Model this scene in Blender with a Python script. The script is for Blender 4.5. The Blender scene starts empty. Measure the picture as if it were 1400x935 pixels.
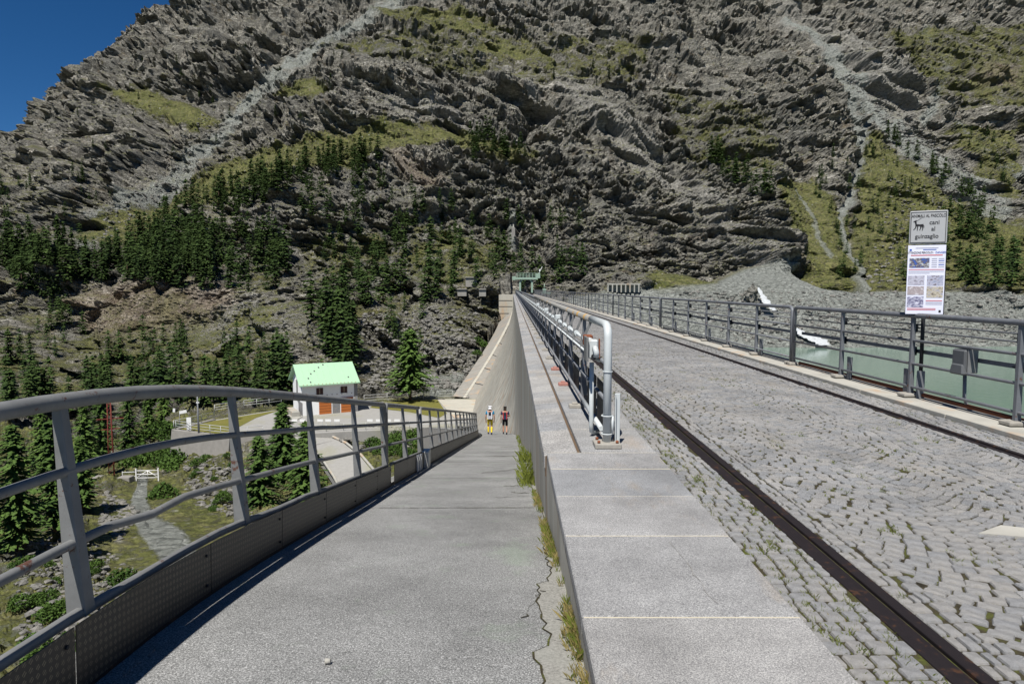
import bpy, bmesh, math, random
import numpy as np
from mathutils import Vector, Matrix
R = math.radians
random.seed(7); rng = np.random.default_rng(11)
sc = bpy.context.scene
C = sc.collection
# ---------------------------------------------------------------- camera, sky, sun, exposure
F = 933.0; PITCH = 4.5; EYE = 1.6
cd = bpy.data.cameras.new('camera'); cam = bpy.data.objects.new('camera', cd); C.objects.link(cam)
cd.sensor_width = 36; cd.lens = 24; cd.clip_start = .05; cd.clip_end = 5000
cam.location = (0, 0, EYE); cam.rotation_euler = (R(90-PITCH), 0, 0); sc.camera = cam
SUN_EL, SUN_AZ = 60.0, 19.0          # azimuth: degrees left of straight behind the camera
sdir = Vector((-math.sin(R(SUN_AZ))*math.cos(R(SUN_EL)), -math.cos(R(SUN_AZ))*math.cos(R(SUN_EL)), math.sin(R(SUN_EL))))
w = bpy.data.worlds.new('World'); sc.world = w; w.use_nodes = True
wt = w.node_tree; bg = wt.nodes['Background']
sky = wt.nodes.new('ShaderNodeTexSky'); sky.sky_type = 'NISHITA'; sky.sun_disc = False
sky.sun_elevation = R(SUN_EL); sky.sun_rotation = R(180+SUN_AZ)
sky.altitude = 2500; sky.air_density = .75; sky.dust_density = .1; sky.ozone_density = 4.5
hs = wt.nodes.new('ShaderNodeHueSaturation'); hs.inputs['Saturation'].default_value = 1.25
wt.links.new(sky.outputs[0], hs.inputs['Color']); wt.links.new(hs.outputs[0], bg.inputs[0]); bg.inputs[1].default_value = .06
ld = bpy.data.lights.new('sun', 'SUN'); ld.energy = 5.0; ld.angle = R(.53); ld.color = (1, .965, .91)
lo = bpy.data.objects.new('sun', ld); C.objects.link(lo); lo.rotation_euler = sdir.to_track_quat('Z', 'Y').to_euler(); lo.location = (0, 0, 50)
sc.view_settings.view_transform = 'Standard'; sc.view_settings.look = 'None'
sc.view_settings.exposure = .45; sc.view_settings.gamma = 1
sc.cycles.max_bounces = 5; sc.cycles.diffuse_bounces = 2

# ---------------------------------------------------------------- helpers
_c, _s = math.cos(R(PITCH)), math.sin(R(PITCH))
def ratio(py):
    v = (py-467.5)/F
    return (_s+_c*v)/(_c-_s*v)            # metres below the eye per metre forward
def at_z(px, py, z):                       # photo pixel -> point at height z
    Y = (EYE-z)/ratio(py); Zc = Y*_c+(EYE-z)*_s
    return Vector(((px-700)/F*Zc, Y, z))
def at_y(px, py, Y):
    z = EYE-ratio(py)*Y; Zc = Y*_c+(EYE-z)*_s
    return Vector(((px-700)/F*Zc, Y, z))

def tag(o, label=None, cat=None, group=None, kind=None):
    if label: o['label'] = label
    if cat: o['category'] = cat
    if group: o['group'] = group
    if kind: o['kind'] = kind
    return o
def empty(name, loc=(0,0,0), label=None, cat=None, group=None, rz=0):
    o = bpy.data.objects.new(name, None); C.objects.link(o); o.location = loc; o.rotation_euler = (0,0,rz)
    o.empty_display_size = .2
    return tag(o, label, cat, group)
def link(name, me, parent=None):
    o = bpy.data.objects.new(name, me); C.objects.link(o)
    if parent is not None: o.parent = parent
    return o
class MB:
    def __init__(s): s.v = []; s.f = []; s.m = []; s.sm = []
    def add(s, vs, fs, mi=0, smooth=False):
        n = len(s.v); s.v += [tuple(p) for p in vs]
        for f in fs: s.f.append(tuple(i+n for i in f)); s.m.append(mi); s.sm.append(smooth)
        return s
    def box(s, c, d, rz=0, rx=0, ry=0, mi=0, M=None, taper=1.0):
        vs = []
        for z in (-1, 1):
            t = taper if z > 0 else 1
            for x, y in ((-1,-1),(1,-1),(1,1),(-1,1)): vs.append(Vector((x*d[0]/2*t, y*d[1]/2*t, z*d[2]/2)))
        T = Matrix.Translation(Vector(c)) @ Matrix.Rotation(rz,4,'Z') @ Matrix.Rotation(ry,4,'Y') @ Matrix.Rotation(rx,4,'X')
        if M is not None: T = M @ T
        return s.add([T @ p for p in vs], [(0,3,2,1),(4,5,6,7),(0,1,5,4),(1,2,6,5),(2,3,7,6),(3,0,4,7)], mi)
    def bbox(s, x0, x1, y0, y1, z0, z1, mi=0): return s.box(((x0+x1)/2,(y0+y1)/2,(z0+z1)/2), (x1-x0,y1-y0,z1-z0), mi=mi)
    def tube(s, pts, r, n=10, mi=0, cap=True, smooth=True):
        pts = [Vector(p) for p in pts]; k = len(pts)
        rs = r if hasattr(r, '__len__') else [r]*k
        rings = []; up = Vector((0,0,1)); prev = None
        for i, p in enumerate(pts):
            t = (pts[min(i+1,k-1)]-pts[max(i-1,0)]).normalized()
            if prev is None:
                a = up if abs(t.z) < .95 else Vector((1,0,0))
                x = t.cross(a).normalized()
            else:
                x = (prev - t*prev.dot(t)).normalized()
            prev = x; y = t.cross(x)
            rings.append([p+(x*math.cos(q*2*math.pi/n)+y*math.sin(q*2*math.pi/n))*rs[i] for q in range(n)])
        vs = [q for ring in rings for q in ring]
        fs = [(i*n+j, i*n+(j+1)%n, (i+1)*n+(j+1)%n, (i+1)*n+j) for i in range(k-1) for j in range(n)]
        s.add(vs, fs, mi, smooth)
        if cap:
            b = len(s.v)-len(vs)
            s.f.append(tuple(b+j for j in range(n))[::-1]); s.m.append(mi); s.sm.append(False)
            s.f.append(tuple(b+(k-1)*n+j for j in range(n))); s.m.append(mi); s.sm.append(False)
        return s
    def beam(s, a, b, wd, ht, mi=0):       # rectangular bar between two points
        a = Vector(a); b = Vector(b); t = (b-a); L = t.length; t.normalize()
        x = t.cross(Vector((0,0,1)) if abs(t.z) < .98 else Vector((0,1,0))).normalized(); y = x.cross(t)
        T = Matrix((x, t, y)).transposed().to_4x4(); T.translation = (a+b)/2
        return s.box((0,0,0), (wd, L, ht), M=T, mi=mi)
    def prism(s, poly, z0, z1, mi=0):
        n = len(poly); vs = [(p[0],p[1],z0) for p in poly]+[(p[0],p[1],z1) for p in poly]
        return s.add(vs, [tuple(range(n))[::-1], tuple(range(n,2*n))]+[(i,(i+1)%n,n+(i+1)%n,n+i) for i in range(n)], mi)
    def mesh(s, name, mats):
        me = bpy.data.meshes.new(name); me.from_pydata(s.v, [], s.f)
        for m in (mats if isinstance(mats, (list, tuple)) else [mats]): me.materials.append(m)
        me.polygons.foreach_set('material_index', s.m); me.polygons.foreach_set('use_smooth', s.sm)
        me.update(); return me
    def build(s, name, mats, parent=None, bevel=0):
        o = link(name, s.mesh(name, mats), parent)
        if bevel:
            b = o.modifiers.new('bevel', 'BEVEL'); b.width = bevel; b.segments = 1; b.limit_method = 'ANGLE'
        return o
def npmesh(name, verts, faces, mats, smooth=False, tris=False):
    me = bpy.data.meshes.new(name); k = faces.shape[1]
    me.vertices.add(len(verts)); me.vertices.foreach_set('co', np.ascontiguousarray(verts, dtype=np.float32).ravel())
    me.loops.add(faces.size); me.loops.foreach_set('vertex_index', np.ascontiguousarray(faces, dtype=np.int32).ravel())
    me.polygons.add(len(faces)); me.polygons.foreach_set('loop_start', np.arange(0, faces.size, k, dtype=np.int32))
    me.polygons.foreach_set('loop_total', np.full(len(faces), k, dtype=np.int32))
    me.polygons.foreach_set('use_smooth', np.full(len(faces), smooth))
    for m in (mats if isinstance(mats, (list, tuple)) else [mats]): me.materials.append(m)
    me.update(calc_edges=True); return me
def copy_tree(o, parent=None):
    c = o.copy(); C.objects.link(c); c.parent = parent
    for ch in list(o.children): copy_tree(ch, c)
    return c

# ---------------------------------------------------------------- materials
class NT:
    def __init__(s, name, rough=.8, metal=0, spec=.3):
        s.m = bpy.data.materials.new(name); s.m.use_nodes = True; s.t = s.m.node_tree
        s.b = s.t.nodes['Principled BSDF']; s.b.inputs['Roughness'].default_value = rough
        s.b.inputs['Metallic'].default_value = metal; s.b.inputs['Specular IOR Level'].default_value = spec
        s.co = s.t.nodes.new('ShaderNodeTexCoord').outputs['Object']
    def set(s, sock, v):
        if isinstance(v, bpy.types.NodeSocket): s.t.links.new(v, sock)
        else: sock.default_value = v
    def mapping(s, scale=(1,1,1), rot=(0,0,0), loc=(0,0,0), src=None):
        n = s.t.nodes.new('ShaderNodeMapping'); n.inputs['Scale'].default_value = scale; n.inputs['Rotation'].default_value = rot
        n.inputs['Location'].default_value = loc
        s.t.links.new(src or s.co, n.inputs[0]); return n.outputs[0]
    def noise(s, scale, detail=4, rough=.6, vec=None, dist=0):
        n = s.t.nodes.new('ShaderNodeTexNoise'); n.inputs['Scale'].default_value = scale; n.inputs['Detail'].default_value = detail
        n.inputs['Roughness'].default_value = rough; n.inputs['Distortion'].default_value = dist
        s.t.links.new(vec or s.co, n.inputs['Vector']); return n.outputs['Fac']
    def voro(s, scale, feature='F1', vec=None, out='Distance', rnd=1):
        n = s.t.nodes.new('ShaderNodeTexVoronoi'); n.feature = feature; n.inputs['Scale'].default_value = scale
        n.inputs['Randomness'].default_value = rnd
        s.t.links.new(vec or s.co, n.inputs['Vector']); return n.outputs[out]
    def ramp(s, fac, stops, interp='LINEAR'):
        n = s.t.nodes.new('ShaderNodeValToRGB'); cr = n.color_ramp; cr.interpolation = interp
        while len(cr.elements) < len(stops): cr.elements.new(.5)
        for e, (p, c) in zip(cr.elements, stops):
            e.position = p; e.color = (c, c, c, 1) if not hasattr(c, '__len__') else (*c, 1)
        s.t.links.new(fac, n.inputs[0]); return n.outputs[0]
    def mix(s, fac, a, b, mode='MIX'):
        n = s.t.nodes.new('ShaderNodeMix'); n.data_type = 'RGBA'; n.blend_type = mode
        for sock, v in ((n.inputs[0], fac), (n.inputs[6], a), (n.inputs[7], b)):
            if isinstance(v, bpy.types.NodeSocket): s.t.links.new(v, sock)
            else: sock.default_value = v if not hasattr(v, '__len__') else (*v, 1)
        return n.outputs[2]
    def math(s, op, a, b=0, clamp=False):
        n = s.t.nodes.new('ShaderNodeMath'); n.operation = op; n.use_clamp = clamp
        s.set(n.inputs[0], a); s.set(n.inputs[1], b); return n.outputs[0]
    def attr(s, name):
        n = s.t.nodes.new('ShaderNodeAttribute'); n.attribute_name = name; return n
    def sep(s, v, i):
        n = s.t.nodes.new('ShaderNodeSeparateXYZ'); s.t.links.new(v, n.inputs[0]); return n.outputs[i]
    def geo(s, out): return s.t.nodes.new('ShaderNodeNewGeometry').outputs[out]
    def objrand(s): return s.t.nodes.new('ShaderNodeObjectInfo').outputs['Random']
    def bump(s, h, strength=.5, dist=.02, normal=None):
        n = s.t.nodes.new('ShaderNodeBump'); n.inputs['Strength'].default_value = strength; n.inputs['Distance'].default_value = dist
        s.t.links.new(h, n.inputs['Height'])
        if normal: s.t.links.new(normal, n.inputs['Normal'])
        s.t.links.new(n.outputs[0], s.b.inputs['Normal']); return n.outputs[0]
    def color(s, c):
        if isinstance(c, bpy.types.NodeSocket): s.t.links.new(c, s.b.inputs['Base Color'])
        else: s.b.inputs['Base Color'].default_value = (*c, 1)
        return s
def rep(t): return t
def simple(name, col, rough=.6, metal=0, var=.25, scale=6, bump=0, rust=0, rustcol=(.16,.05,.02), spec=.3, stains=0):
    n = NT(name, rough, metal, spec)
    d = tuple(x*(1-var) for x in col); l = tuple(min(1, x*(1+var*.6)) for x in col)
    c = n.mix(n.noise(scale, 5, .65), d, l)
    if stains: c = n.mix(n.ramp(n.noise(scale*.35, 6, .7), [(.5, 0), (.72, stains)]), c, tuple(x*.45 for x in col))
    if rust: c = n.mix(n.ramp(n.noise(9, 6, .75), [(.62-rust*.2, 0), (.67-rust*.2, 1)]), c, rustcol)
    n.color(c)
    if bump: n.bump(n.noise(scale*12, 4, .7), bump, .01)
    return n.m
M = {}
# asphalt of the ramp
n = NT('ramp_asphalt', .9, 0, .2)
sp = n.ramp(n.noise(135, 3, .7), [(.32, (.07,.07,.068)), (.46, (.17,.17,.165)), (.6, (.34,.34,.33)), (.7, (.62,.61,.59))])
big = n.ramp(n.noise(.8, 7, .72), [(.3, .66), (.7, 1.18)])
c = n.mix(1, sp, big, 'MULTIPLY')
c = n.mix(n.ramp(n.noise(2.2, 5, .6, n.mapping(loc=(3,1,0))), [(.58, 0), (.72, .35)]), c, (.2,.26,.18))
xx = n.math('ABSOLUTE', n.math('SUBTRACT', n.sep(n.co, 0), .02)); yy_n = n.math('ABSOLUTE', n.math('SUBTRACT', n.sep(n.co, 1), 5.1))
dd = n.math('ADD', n.math('ADD', n.math('MULTIPLY', xx, 1.6), n.math('MULTIPLY', yy_n, .7)), n.math('MULTIPLY', n.noise(4, 6, .7), 1.1))
c = n.mix(n.ramp(dd, [(.7, .3), (1.05, 0)]), c, (.25,.32,.23))
n.color(c); n.bump(n.noise(135, 3, .7), .8, .006); M['asphalt'] = n.m
n = NT('edge_concrete', .9, 0, .2)
sp = n.ramp(n.noise(60, 6, .75), [(.3, (.07,.065,.055)), (.42, (.20,.195,.175)), (.7, (.34,.33,.30))])
c = n.mix(n.ramp(n.noise(3, 4, .6), [(.5, 0), (.7, .5)]), sp, (.27,.27,.24))
n.color(c); n.bump(n.noise(60, 6, .75), .6, .008); M['edge_concrete'] = n.m
def granite(name, base, scale, stain=True, tint=(.30,.22,.13)):
    n = NT(name, .8, 0, .25)
    k = base
    sp = n.ramp(n.noise(scale, 3, .75), [(.33, (.35*k,.35*k,.37*k)), (.45, (.8*k,.8*k,.83*k)), (.56, (1.1*k,1.1*k,1.12*k)), (.68, (1.7*k,1.7*k,1.68*k))])
    c = n.mix(1, sp, n.ramp(n.noise(1.3, 6, .7), [(.3, .68), (.7, 1.2)]), 'MULTIPLY')
    if stain: c = n.mix(n.ramp(n.noise(1.3, 6, .7, n.mapping((1,.35,1))), [(.55, 0), (.75, .55)]), c, tint)
    r = n.math('ADD', n.math('MULTIPLY', n.geo('Random Per Island'), .5), n.math('MULTIPLY', n.objrand(), .5))
    c = n.mix(1, c, n.ramp(r, [(.1, (.68,.69,.71)), (.35, (1,1,.98)), (.6, (1.12,1.08,1.0)), (.85, (.92,.93,.92))]), 'MULTIPLY')
    n.color(c); n.bump(n.noise(scale, 3, .7), .5, .004); return n.m
M['granite'] = granite('coping_granite', .27, 150)
M['granite_old'] = granite('weathered_granite', .29, 70, tint=(.29,.21,.13))
M['cobble'] = granite('cobble_granite', .235, 150, tint=(.21,.185,.145))
n = NT('joint_soil', 1, 0, .1)
c = n.ramp(n.noise(9, 7, .75), [(.35, (.018,.016,.012)), (.5, (.05,.043,.027)), (.6, (.065,.072,.02)), (.72, (.13,.14,.04))])
n.color(c); n.bump(n.noise(60, 4, .7), .7, .01); M['soil'] = n.m
M['mortar'] = simple('joint_mortar', (.50,.45,.34), .9, var=.3, scale=20)
M['stain_mortar'] = simple('dark_joint', (.12,.08,.05), .9, var=.3, scale=20)
M['track'] = simple('track_steel', (.022,.017,.018), .6, .3, var=.35, scale=18, rust=.25, rustcol=(.07,.035,.02), bump=.3)
M['groove_rust'] = simple('track_groove_rust', (.16,.09,.05), .8, 0, var=.5, scale=30)  # thin rust line in the flange groove, the steel's own colour
M['galv'] = simple('grey_paint', (.19,.192,.188), .55, .1, var=.45, scale=6, rust=.12, rustcol=(.10,.045,.03), bump=.1, spec=.4)
M['galv_r'] = simple('weathered_grey_paint', (.16,.168,.18), .55, .15, var=.4, scale=5, rust=.1, rustcol=(.12,.05,.03), bump=.12, spec=.4)
M['pipe_white'] = simple('pale_pipe_paint', (.50,.53,.53), .45, 0, var=.18, scale=5, rust=-.05, rustcol=(.25,.12,.05), spec=.4)
n = NT('aged_pipe_paint', .6); c = n.mix(n.noise(4, 5, .6), (.18,.17,.15), (.33,.33,.31))
c = n.mix(n.ramp(n.noise(2.3, 5, .7), [(.56, 0), (.62, 1)]), c, (.42,.24,.05)); n.color(c); M['pipe_old'] = n.m
M['black'] = simple('dark_panel_paint', (.02,.021,.024), .6, .2, var=.4, scale=9)
M['rust'] = simple('red_rust', (.20,.065,.03), .9, 0, var=.5, scale=20, bump=.3)
M['redpaint'] = simple('faded_red_paint', (.36,.17,.14), .8, var=.3, scale=20)
M['footpad'] = simple('footing_stone', (.33,.31,.27), .9, var=.35, scale=20, bump=.3, stains=.5)
# chequer plate
n = NT('chequer_plate', .42, .45, .4)
u = n.sep(n.co, 1); v = n.sep(n.co, 2)
v2 = n.math('ADD', v, n.math('MULTIPLY', u, .19))
def wv(x, f, ph=0): return n.math('SINE', n.math('ADD', n.math('MULTIPLY', x, f), ph))
a1 = n.math('ADD', n.math('MULTIPLY', u, 1), n.math('MULTIPLY', v2, 1)); a2 = n.math('SUBTRACT', u, v2)
chk = n.math('MULTIPLY', wv(a1, 88), wv(a2, 88))
bars = n.math('GREATER_THAN', wv(a2, 420), 0)
pat = n.math('MULTIPLY', n.math('GREATER_THAN', chk, .22), bars)
c = n.mix(pat, (.035,.034,.032), (.17,.15,.11)); c = n.mix(n.ramp(n.noise(3, 5, .7), [(.45,0),(.7,.6)]), c, (.06,.05,.04))
n.color(c); n.bump(pat, .6, .004); M['plate'] = n.m
M['white_paint'] = simple('white_paint', (.72,.72,.70), .6, var=.15, scale=4)
M['white_block'] = simple('whitewashed_concrete', (.66,.66,.62), .9, var=.3, scale=25, stains=.8, bump=.3)
def concrete(name, col, streak=(1,1,.05), sfreq=1.2, amt=.35, warm=(.42,.27,.15), bump=.3):
    n = NT(name, .9, 0, .2)
    c = n.mix(n.noise(6, 7, .7), tuple(x*.78 for x in col), tuple(x*1.15 for x in col))
    c = n.mix(n.ramp(n.noise(sfreq, 5, .65, n.mapping(streak)), [(.42, 0), (.6, amt)]), c, tuple(x*.55 for x in col))
    c = n.mix(n.ramp(n.noise(sfreq*.6, 4, .6, n.mapping(streak, loc=(7,3,2))), [(.55, 0), (.68, .6)]), c, warm)
    n.color(c); n.bump(n.noise(30, 5, .7), bump, .01); return n.m
M['dam'] = concrete('dam_concrete', (.40,.38,.325), (2.2,1.6,.05), 1.1, .8, (.33,.22,.14))
M['dam_light'] = concrete('pale_dam_concrete', (.42,.40,.34), (1,1,.3), .6, .25)
M['dam_panel'] = concrete('grey_dam_panel', (.27,.255,.225), (1,1,.3), .8, .3)
M['concrete'] = concrete('concrete', (.36,.35,.31), (1,1,.2), 1, .35)
M['kerb'] = concrete('kerb_concrete', (.40,.385,.34), (1,1,1), 3, .4)
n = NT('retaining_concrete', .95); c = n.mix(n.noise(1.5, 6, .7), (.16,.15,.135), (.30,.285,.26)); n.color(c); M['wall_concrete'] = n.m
n = NT('yard_gravel', .95, 0, .2); c = n.mix(n.noise(3, 7, .75), (.20,.195,.18), (.36,.35,.33))
c = n.mix(n.ramp(n.noise(.12, 5, .6), [(.48, 0), (.62, .6)]), c, (.24,.235,.15)); n.color(c); M['yard'] = n.m
n = NT('road_gravel', .95, 0, .2); c = n.mix(n.noise(6, 7, .75), (.20,.195,.18), (.42,.41,.38)); n.color(c); n.bump(n.noise(9,6,.7),.6,.05); M['gravel'] = n.m
n = NT('dry_lawn', 1, 0, .1); c = n.mix(n.noise(.35, 6, .7), (.09,.105,.022), (.24,.19,.06)); c = n.mix(n.ramp(n.noise(4,5,.7),[(.3,.0),(.7,.6)]), c, (.11,.125,.03)); n.color(c); n.bump(n.noise(5,6,.8),.8,.15); M['lawn'] = n.m
# foliage
def foliage(name, a, b, tr=.25, vs=.9):
    n = NT(name, .75, 0, .15)
    f = n.math('ADD', n.math('MULTIPLY', n.noise(vs, 3, .6), .6), n.math('MULTIPLY', n.math('ADD', n.geo('Random Per Island'), n.objrand()), .25))
    n.color(n.ramp(f, [(.25, a), (.75, b)])); return n.m
M['needles'] = foliage('conifer_needles', (.02,.045,.01), (.085,.14,.03))
M['needles_far'] = foliage('far_conifer_needles', (.015,.032,.008), (.056,.09,.022), vs=.25)
M['leaves'] = foliage('shrub_leaves', (.02,.045,.008), (.075,.13,.025))
M['bark'] = simple('bark', (.10,.065,.045), .95, var=.5, scale=9)
M['grass'] = foliage('grass_blades', (.06,.085,.012), (.17,.19,.035), vs=8)
M['grass_dry'] = foliage('dry_grass_blades', (.12,.11,.03), (.33,.26,.11), vs=8)
# terrain
n = NT('mountain_ground', .95, 0, .15)
cov = n.attr('cover').outputs['Color']
sc3 = n.t.nodes.new('ShaderNodeSeparateColor'); n.t.links.new(cov, sc3.inputs[0])
G_, S_, O_ = sc3.outputs[0], sc3.outputs[1], sc3.outputs[2]
stra = n.mapping((.16,.5,1.1), (R(20),R(35),R(10)))
rk = n.ramp(n.noise(.42, 9, .72, stra, .6), [(.32, (.045,.043,.038)), (.42, (.14,.133,.113)), (.53, (.265,.25,.212)), (.66, (.54,.515,.45))])
rk = n.mix(n.ramp(n.noise(.028, 5, .6), [(.4, 0), (.62, .55)]), rk, (.145,.145,.13))
rk = n.mix(n.ramp(n.noise(.11, 6, .7), [(.57, 0), (.70, .5)]), rk, (.27,.18,.115))
vcr = n.voro(.55, 'DISTANCE_TO_EDGE', n.mapping((1,1,2.2), (R(25),R(30),0)))
rk = n.mix(n.ramp(vcr, [(.0, .6), (.05, 0)]), rk, (.03,.028,.025))
rk = n.mix(n.math('MULTIPLY', O_, .7), rk, (.36,.22,.13))
pa = n.attr('cover').outputs['Alpha']; rk = n.mix(n.math('MULTIPLY', n.ramp(n.math('ADD', pa, n.math('MULTIPLY', n.math('SUBTRACT', n.noise(.35, 6, .7), .5), 2.2)), [(.42, 0), (.62, 1)]), .62), rk, n.ramp(n.noise(.5, 9, .75, stra, .5), [(.3, (.11,.108,.10)), (.5, (.29,.28,.25)), (.7, (.50,.48,.43))]))
lich = n.ramp(n.noise(.7, 6, .75, n.mapping(loc=(9,4,2))), [(.56, 0), (.66, .55)])
rk = n.mix(lich, rk, (.085,.085,.03))
scr = n.ramp(n.noise(.8, 9, .82), [(.3, (.12,.127,.116)), (.5, (.25,.262,.236)), (.68, (.46,.47,.43))])
grs = n.ramp(n.noise(.25, 7, .75), [(.3, (.06,.075,.018)), (.5, (.125,.13,.042)), (.7, (.22,.20,.095))])
nz = n.sep(n.geo('True Normal'), 2)
ledge = n.math('MULTIPLY', n.ramp(nz, [(.80, 0), (.93, 1)]), n.ramp(n.noise(.09, 5, .65), [(.42, 0), (.54, .9)]))
nb = n.math('ADD', n.math('MULTIPLY', n.noise(1.0, 8, .85), .6), n.math('MULTIPLY', n.noise(.11, 5, .7), .5))
ledge = n.math('MULTIPLY', ledge, n.math('SUBTRACT', 1, S_, True)); gm = n.math('MAXIMUM', ledge, n.ramp(n.math('ADD', G_, n.math('MULTIPLY', n.math('SUBTRACT', nb, .5), 3.2)), [(.46, 0), (.54, 1)]))
sm = n.ramp(n.math('ADD', S_, n.math('MULTIPLY', n.math('SUBTRACT', nb, .5), 2.4)), [(.42, 0), (.58, 1)])
gm = n.math('MULTIPLY', gm, n.ramp(S_, [(.6, 1), (1.0, .15)])); gm = n.math('MULTIPLY', gm, n.ramp(O_, [(.0, 1), (.9, .0)]))
gm = n.math('MULTIPLY', gm, n.ramp(n.noise(1.1, 6, .8), [(.36, .35), (.5, 1)])); c = n.mix(sm, rk, scr); c = n.mix(gm, c, grs)
stones = n.math('MULTIPLY', n.ramp(n.voro(.45), [(.12, 1), (.2, 0)]), n.ramp(n.noise(.06, 3, .6), [(.45, 0), (.6, .9)]))
c = n.mix(n.math('MULTIPLY', stones, gm), c, (.33,.32,.29))
c = n.mix(1, c, n.ramp(n.noise(.9, 8, .8), [(.32, .5), (.5, 1), (.68, 1.3)]), 'MULTIPLY'); n.color(c)
h1 = n.noise(.5, 10, .78, stra, .4)
h2 = n.math('ADD', n.math('MULTIPLY', h1, 1), n.math('MULTIPLY', n.ramp(vcr, [(0, 0), (.12, 1)]), .35))
h2 = n.math('MULTIPLY', h2, n.math('SUBTRACT', 1, n.math('MULTIPLY', gm, .8))); b1 = n.bump(h2, 1.0, 1.5)
b1 = n.bump(n.noise(3.2, 6, .75), .7, .3, b1); M['terrain'] = n.m
# water
n = NT('reservoir_water', .12, 0, .35); n.color(n.mix(n.noise(.02, 3, .5), (.14,.215,.17), (.165,.24,.195))); n.bump(n.noise(.9, 6, .65, n.mapping((1,.4,1))), .4, .08); M['water'] = n.m
M['foam'] = simple('white_water', (.45,.47,.48), .6, var=.5, scale=1.5, bump=.5)

# ---------------------------------------------------------------- terrain noise
def h3(i, j, k, s):
    n_ = (i*374761393 + j*668265263 + k*1274126177 + s*974634777) & 0x7fffffff
    n_ = ((n_ ^ (n_ >> 13)) * 1274126177) & 0x7fffffff
    n_ = ((n_ ^ (n_ >> 15)) * 668265263) & 0x7fffffff
    return ((n_ >> 7) & 0xffff).astype(np.float32)/65535.
def vnoise(P, scale, seed):
    Q = P/scale; I = np.floor(Q).astype(np.int64); f = (Q-I).astype(np.float32); f = f*f*(3-2*f)
    out = 0
    for a in (0,1):
        for b in (0,1):
            for c_ in (0,1):
                wgt = (f[:,0] if a else 1-f[:,0])*(f[:,1] if b else 1-f[:,1])*(f[:,2] if c_ else 1-f[:,2])
                out = out + wgt*h3(I[:,0]+a, I[:,1]+b, I[:,2]+c_, seed)
    return out*2-1
def fbm(P, scale, seed, o=4, g=.5):
    t = 0; a = 1
    for i in range(o): t = t+a*vnoise(P, scale/2**i, seed+i*17); a *= g
    return t
def facets(P, scale, seed, tilt=1.0, edge=.28):
    Q = P/scale; I = np.floor(Q-.5).astype(np.int64)
    best = np.full(len(P), 9e9, np.float32); sec = best.copy(); val = np.zeros(len(P), np.float32)
    for a in (0,1):
        for b in (0,1):
            for c_ in (0,1):
                i, j, k = I[:,0]+a, I[:,1]+b, I[:,2]+c_
                fx = i+.5+(h3(i,j,k,seed)-.5)*.8; fy = j+.5+(h3(i,j,k,seed+1)-.5)*.8; fz = k+.5+(h3(i,j,k,seed+2)-.5)*.8
                dx, dy, dz = (Q[:,0]-fx), (Q[:,1]-fy), (Q[:,2]-fz)
                d = dx*dx+dy*dy+dz*dz
                v_ = (h3(i,j,k,seed+3)-.5)+tilt*((h3(i,j,k,seed+4)-.5)*dx+(h3(i,j,k,seed+5)-.5)*dy+(h3(i,j,k,seed+6)-.5)*dz)*2
                m = d < best; sec = np.where(m, best, np.minimum(sec, d)); best = np.where(m, d, best); val = np.where(m, v_, val)
    e = np.clip((np.sqrt(sec)-np.sqrt(best))/edge, 0, 1)
    return (val*e*(2-e)).astype(np.float32)

# ---------------------------------------------------------------- terrain base surface: controls (px, py, forward metres)
ctl = []
def col(px, lst):
    for py, Y in lst: ctl.append((px, -ratio(py), Y))
def colz(px, lst):
    for z, Y in lst: ctl.append((px, (z-EYE)/Y, Y))
col(-200, [(935,26),(800,42),(700,60),(640,85),(600,110),(520,150),(430,190),(360,240),(300,330),(260,420)]); colz(-200, [(-11,12),(40,600),(0,1000)])
col(0, [(935,24),(850,33),(770,44),(700,56),(650,72),(610,95),(560,120),(500,150),(430,185),(370,225),(300,290),(235,385),(215,430)]); colz(0, [(-11,12),(95,540),(60,1000)])
col(140, [(935,23),(850,33),(790,46),(740,55),(690,66),(655,78),(640,90),(600,112),(550,135),(450,185),(380,225),(320,270),(200,380),(130,470),(85,560)]); colz(140, [(-11,12),(190,700),(140,1000)])
col(230, [(790,45),(735,56),(690,67),(655,78),(635,86),(560,110),(540,122),(450,175),(380,220),(300,290),(200,375),(110,480),(25,600)]); colz(230, [(-10,12),(-15,25),(240,780),(200,1000)])
col(330, [(735,58),(715,62),(640,76)]); colz(330, [(-9,12),(-16,30),(-16.9,84),(-16.9,105),(-14,118)])
col(330, [(450,170),(380,210),(300,275),(200,365),(100,470),(0,600),(-60,760),(-60,1000)])
colz(450, [(-8,12),(-14,30),(-20,60),(-20.5,74),(-18.3,83),(-16.9,87),(-16.9,107),(-15.5,118)])
col(450, [(500,138),(450,162),(400,190),(300,262),(200,350),(100,450),(0,580),(-80,760),(-100,1000)])
colz(560, [(-8,12),(-12,30),(-17,55),(-20,72),(-18.5,82),(-16.9,88),(-16.9,110),(-16,120)])
col(560, [(500,140),(450,160),(400,188),(300,262),(200,350),(100,450),(0,580),(-80,760),(-100,1000)])
colz(640, [(-8,12),(-15,40),(-18,70),(-18,100),(-17.5,116)])
col(640, [(530,124),(470,145),(430,165),(395,190),(300,268),(200,355),(100,455),(0,585),(-80,760),(-100,1000)])
colz(700, [(-12,12),(-20,60),(-20,110),(-19,140),(-6,165),(.5,183)]); col(700, [(388,192),(300,275),(200,360),(100,460),(0,590),(-80,760),(-100,1000)])
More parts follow.
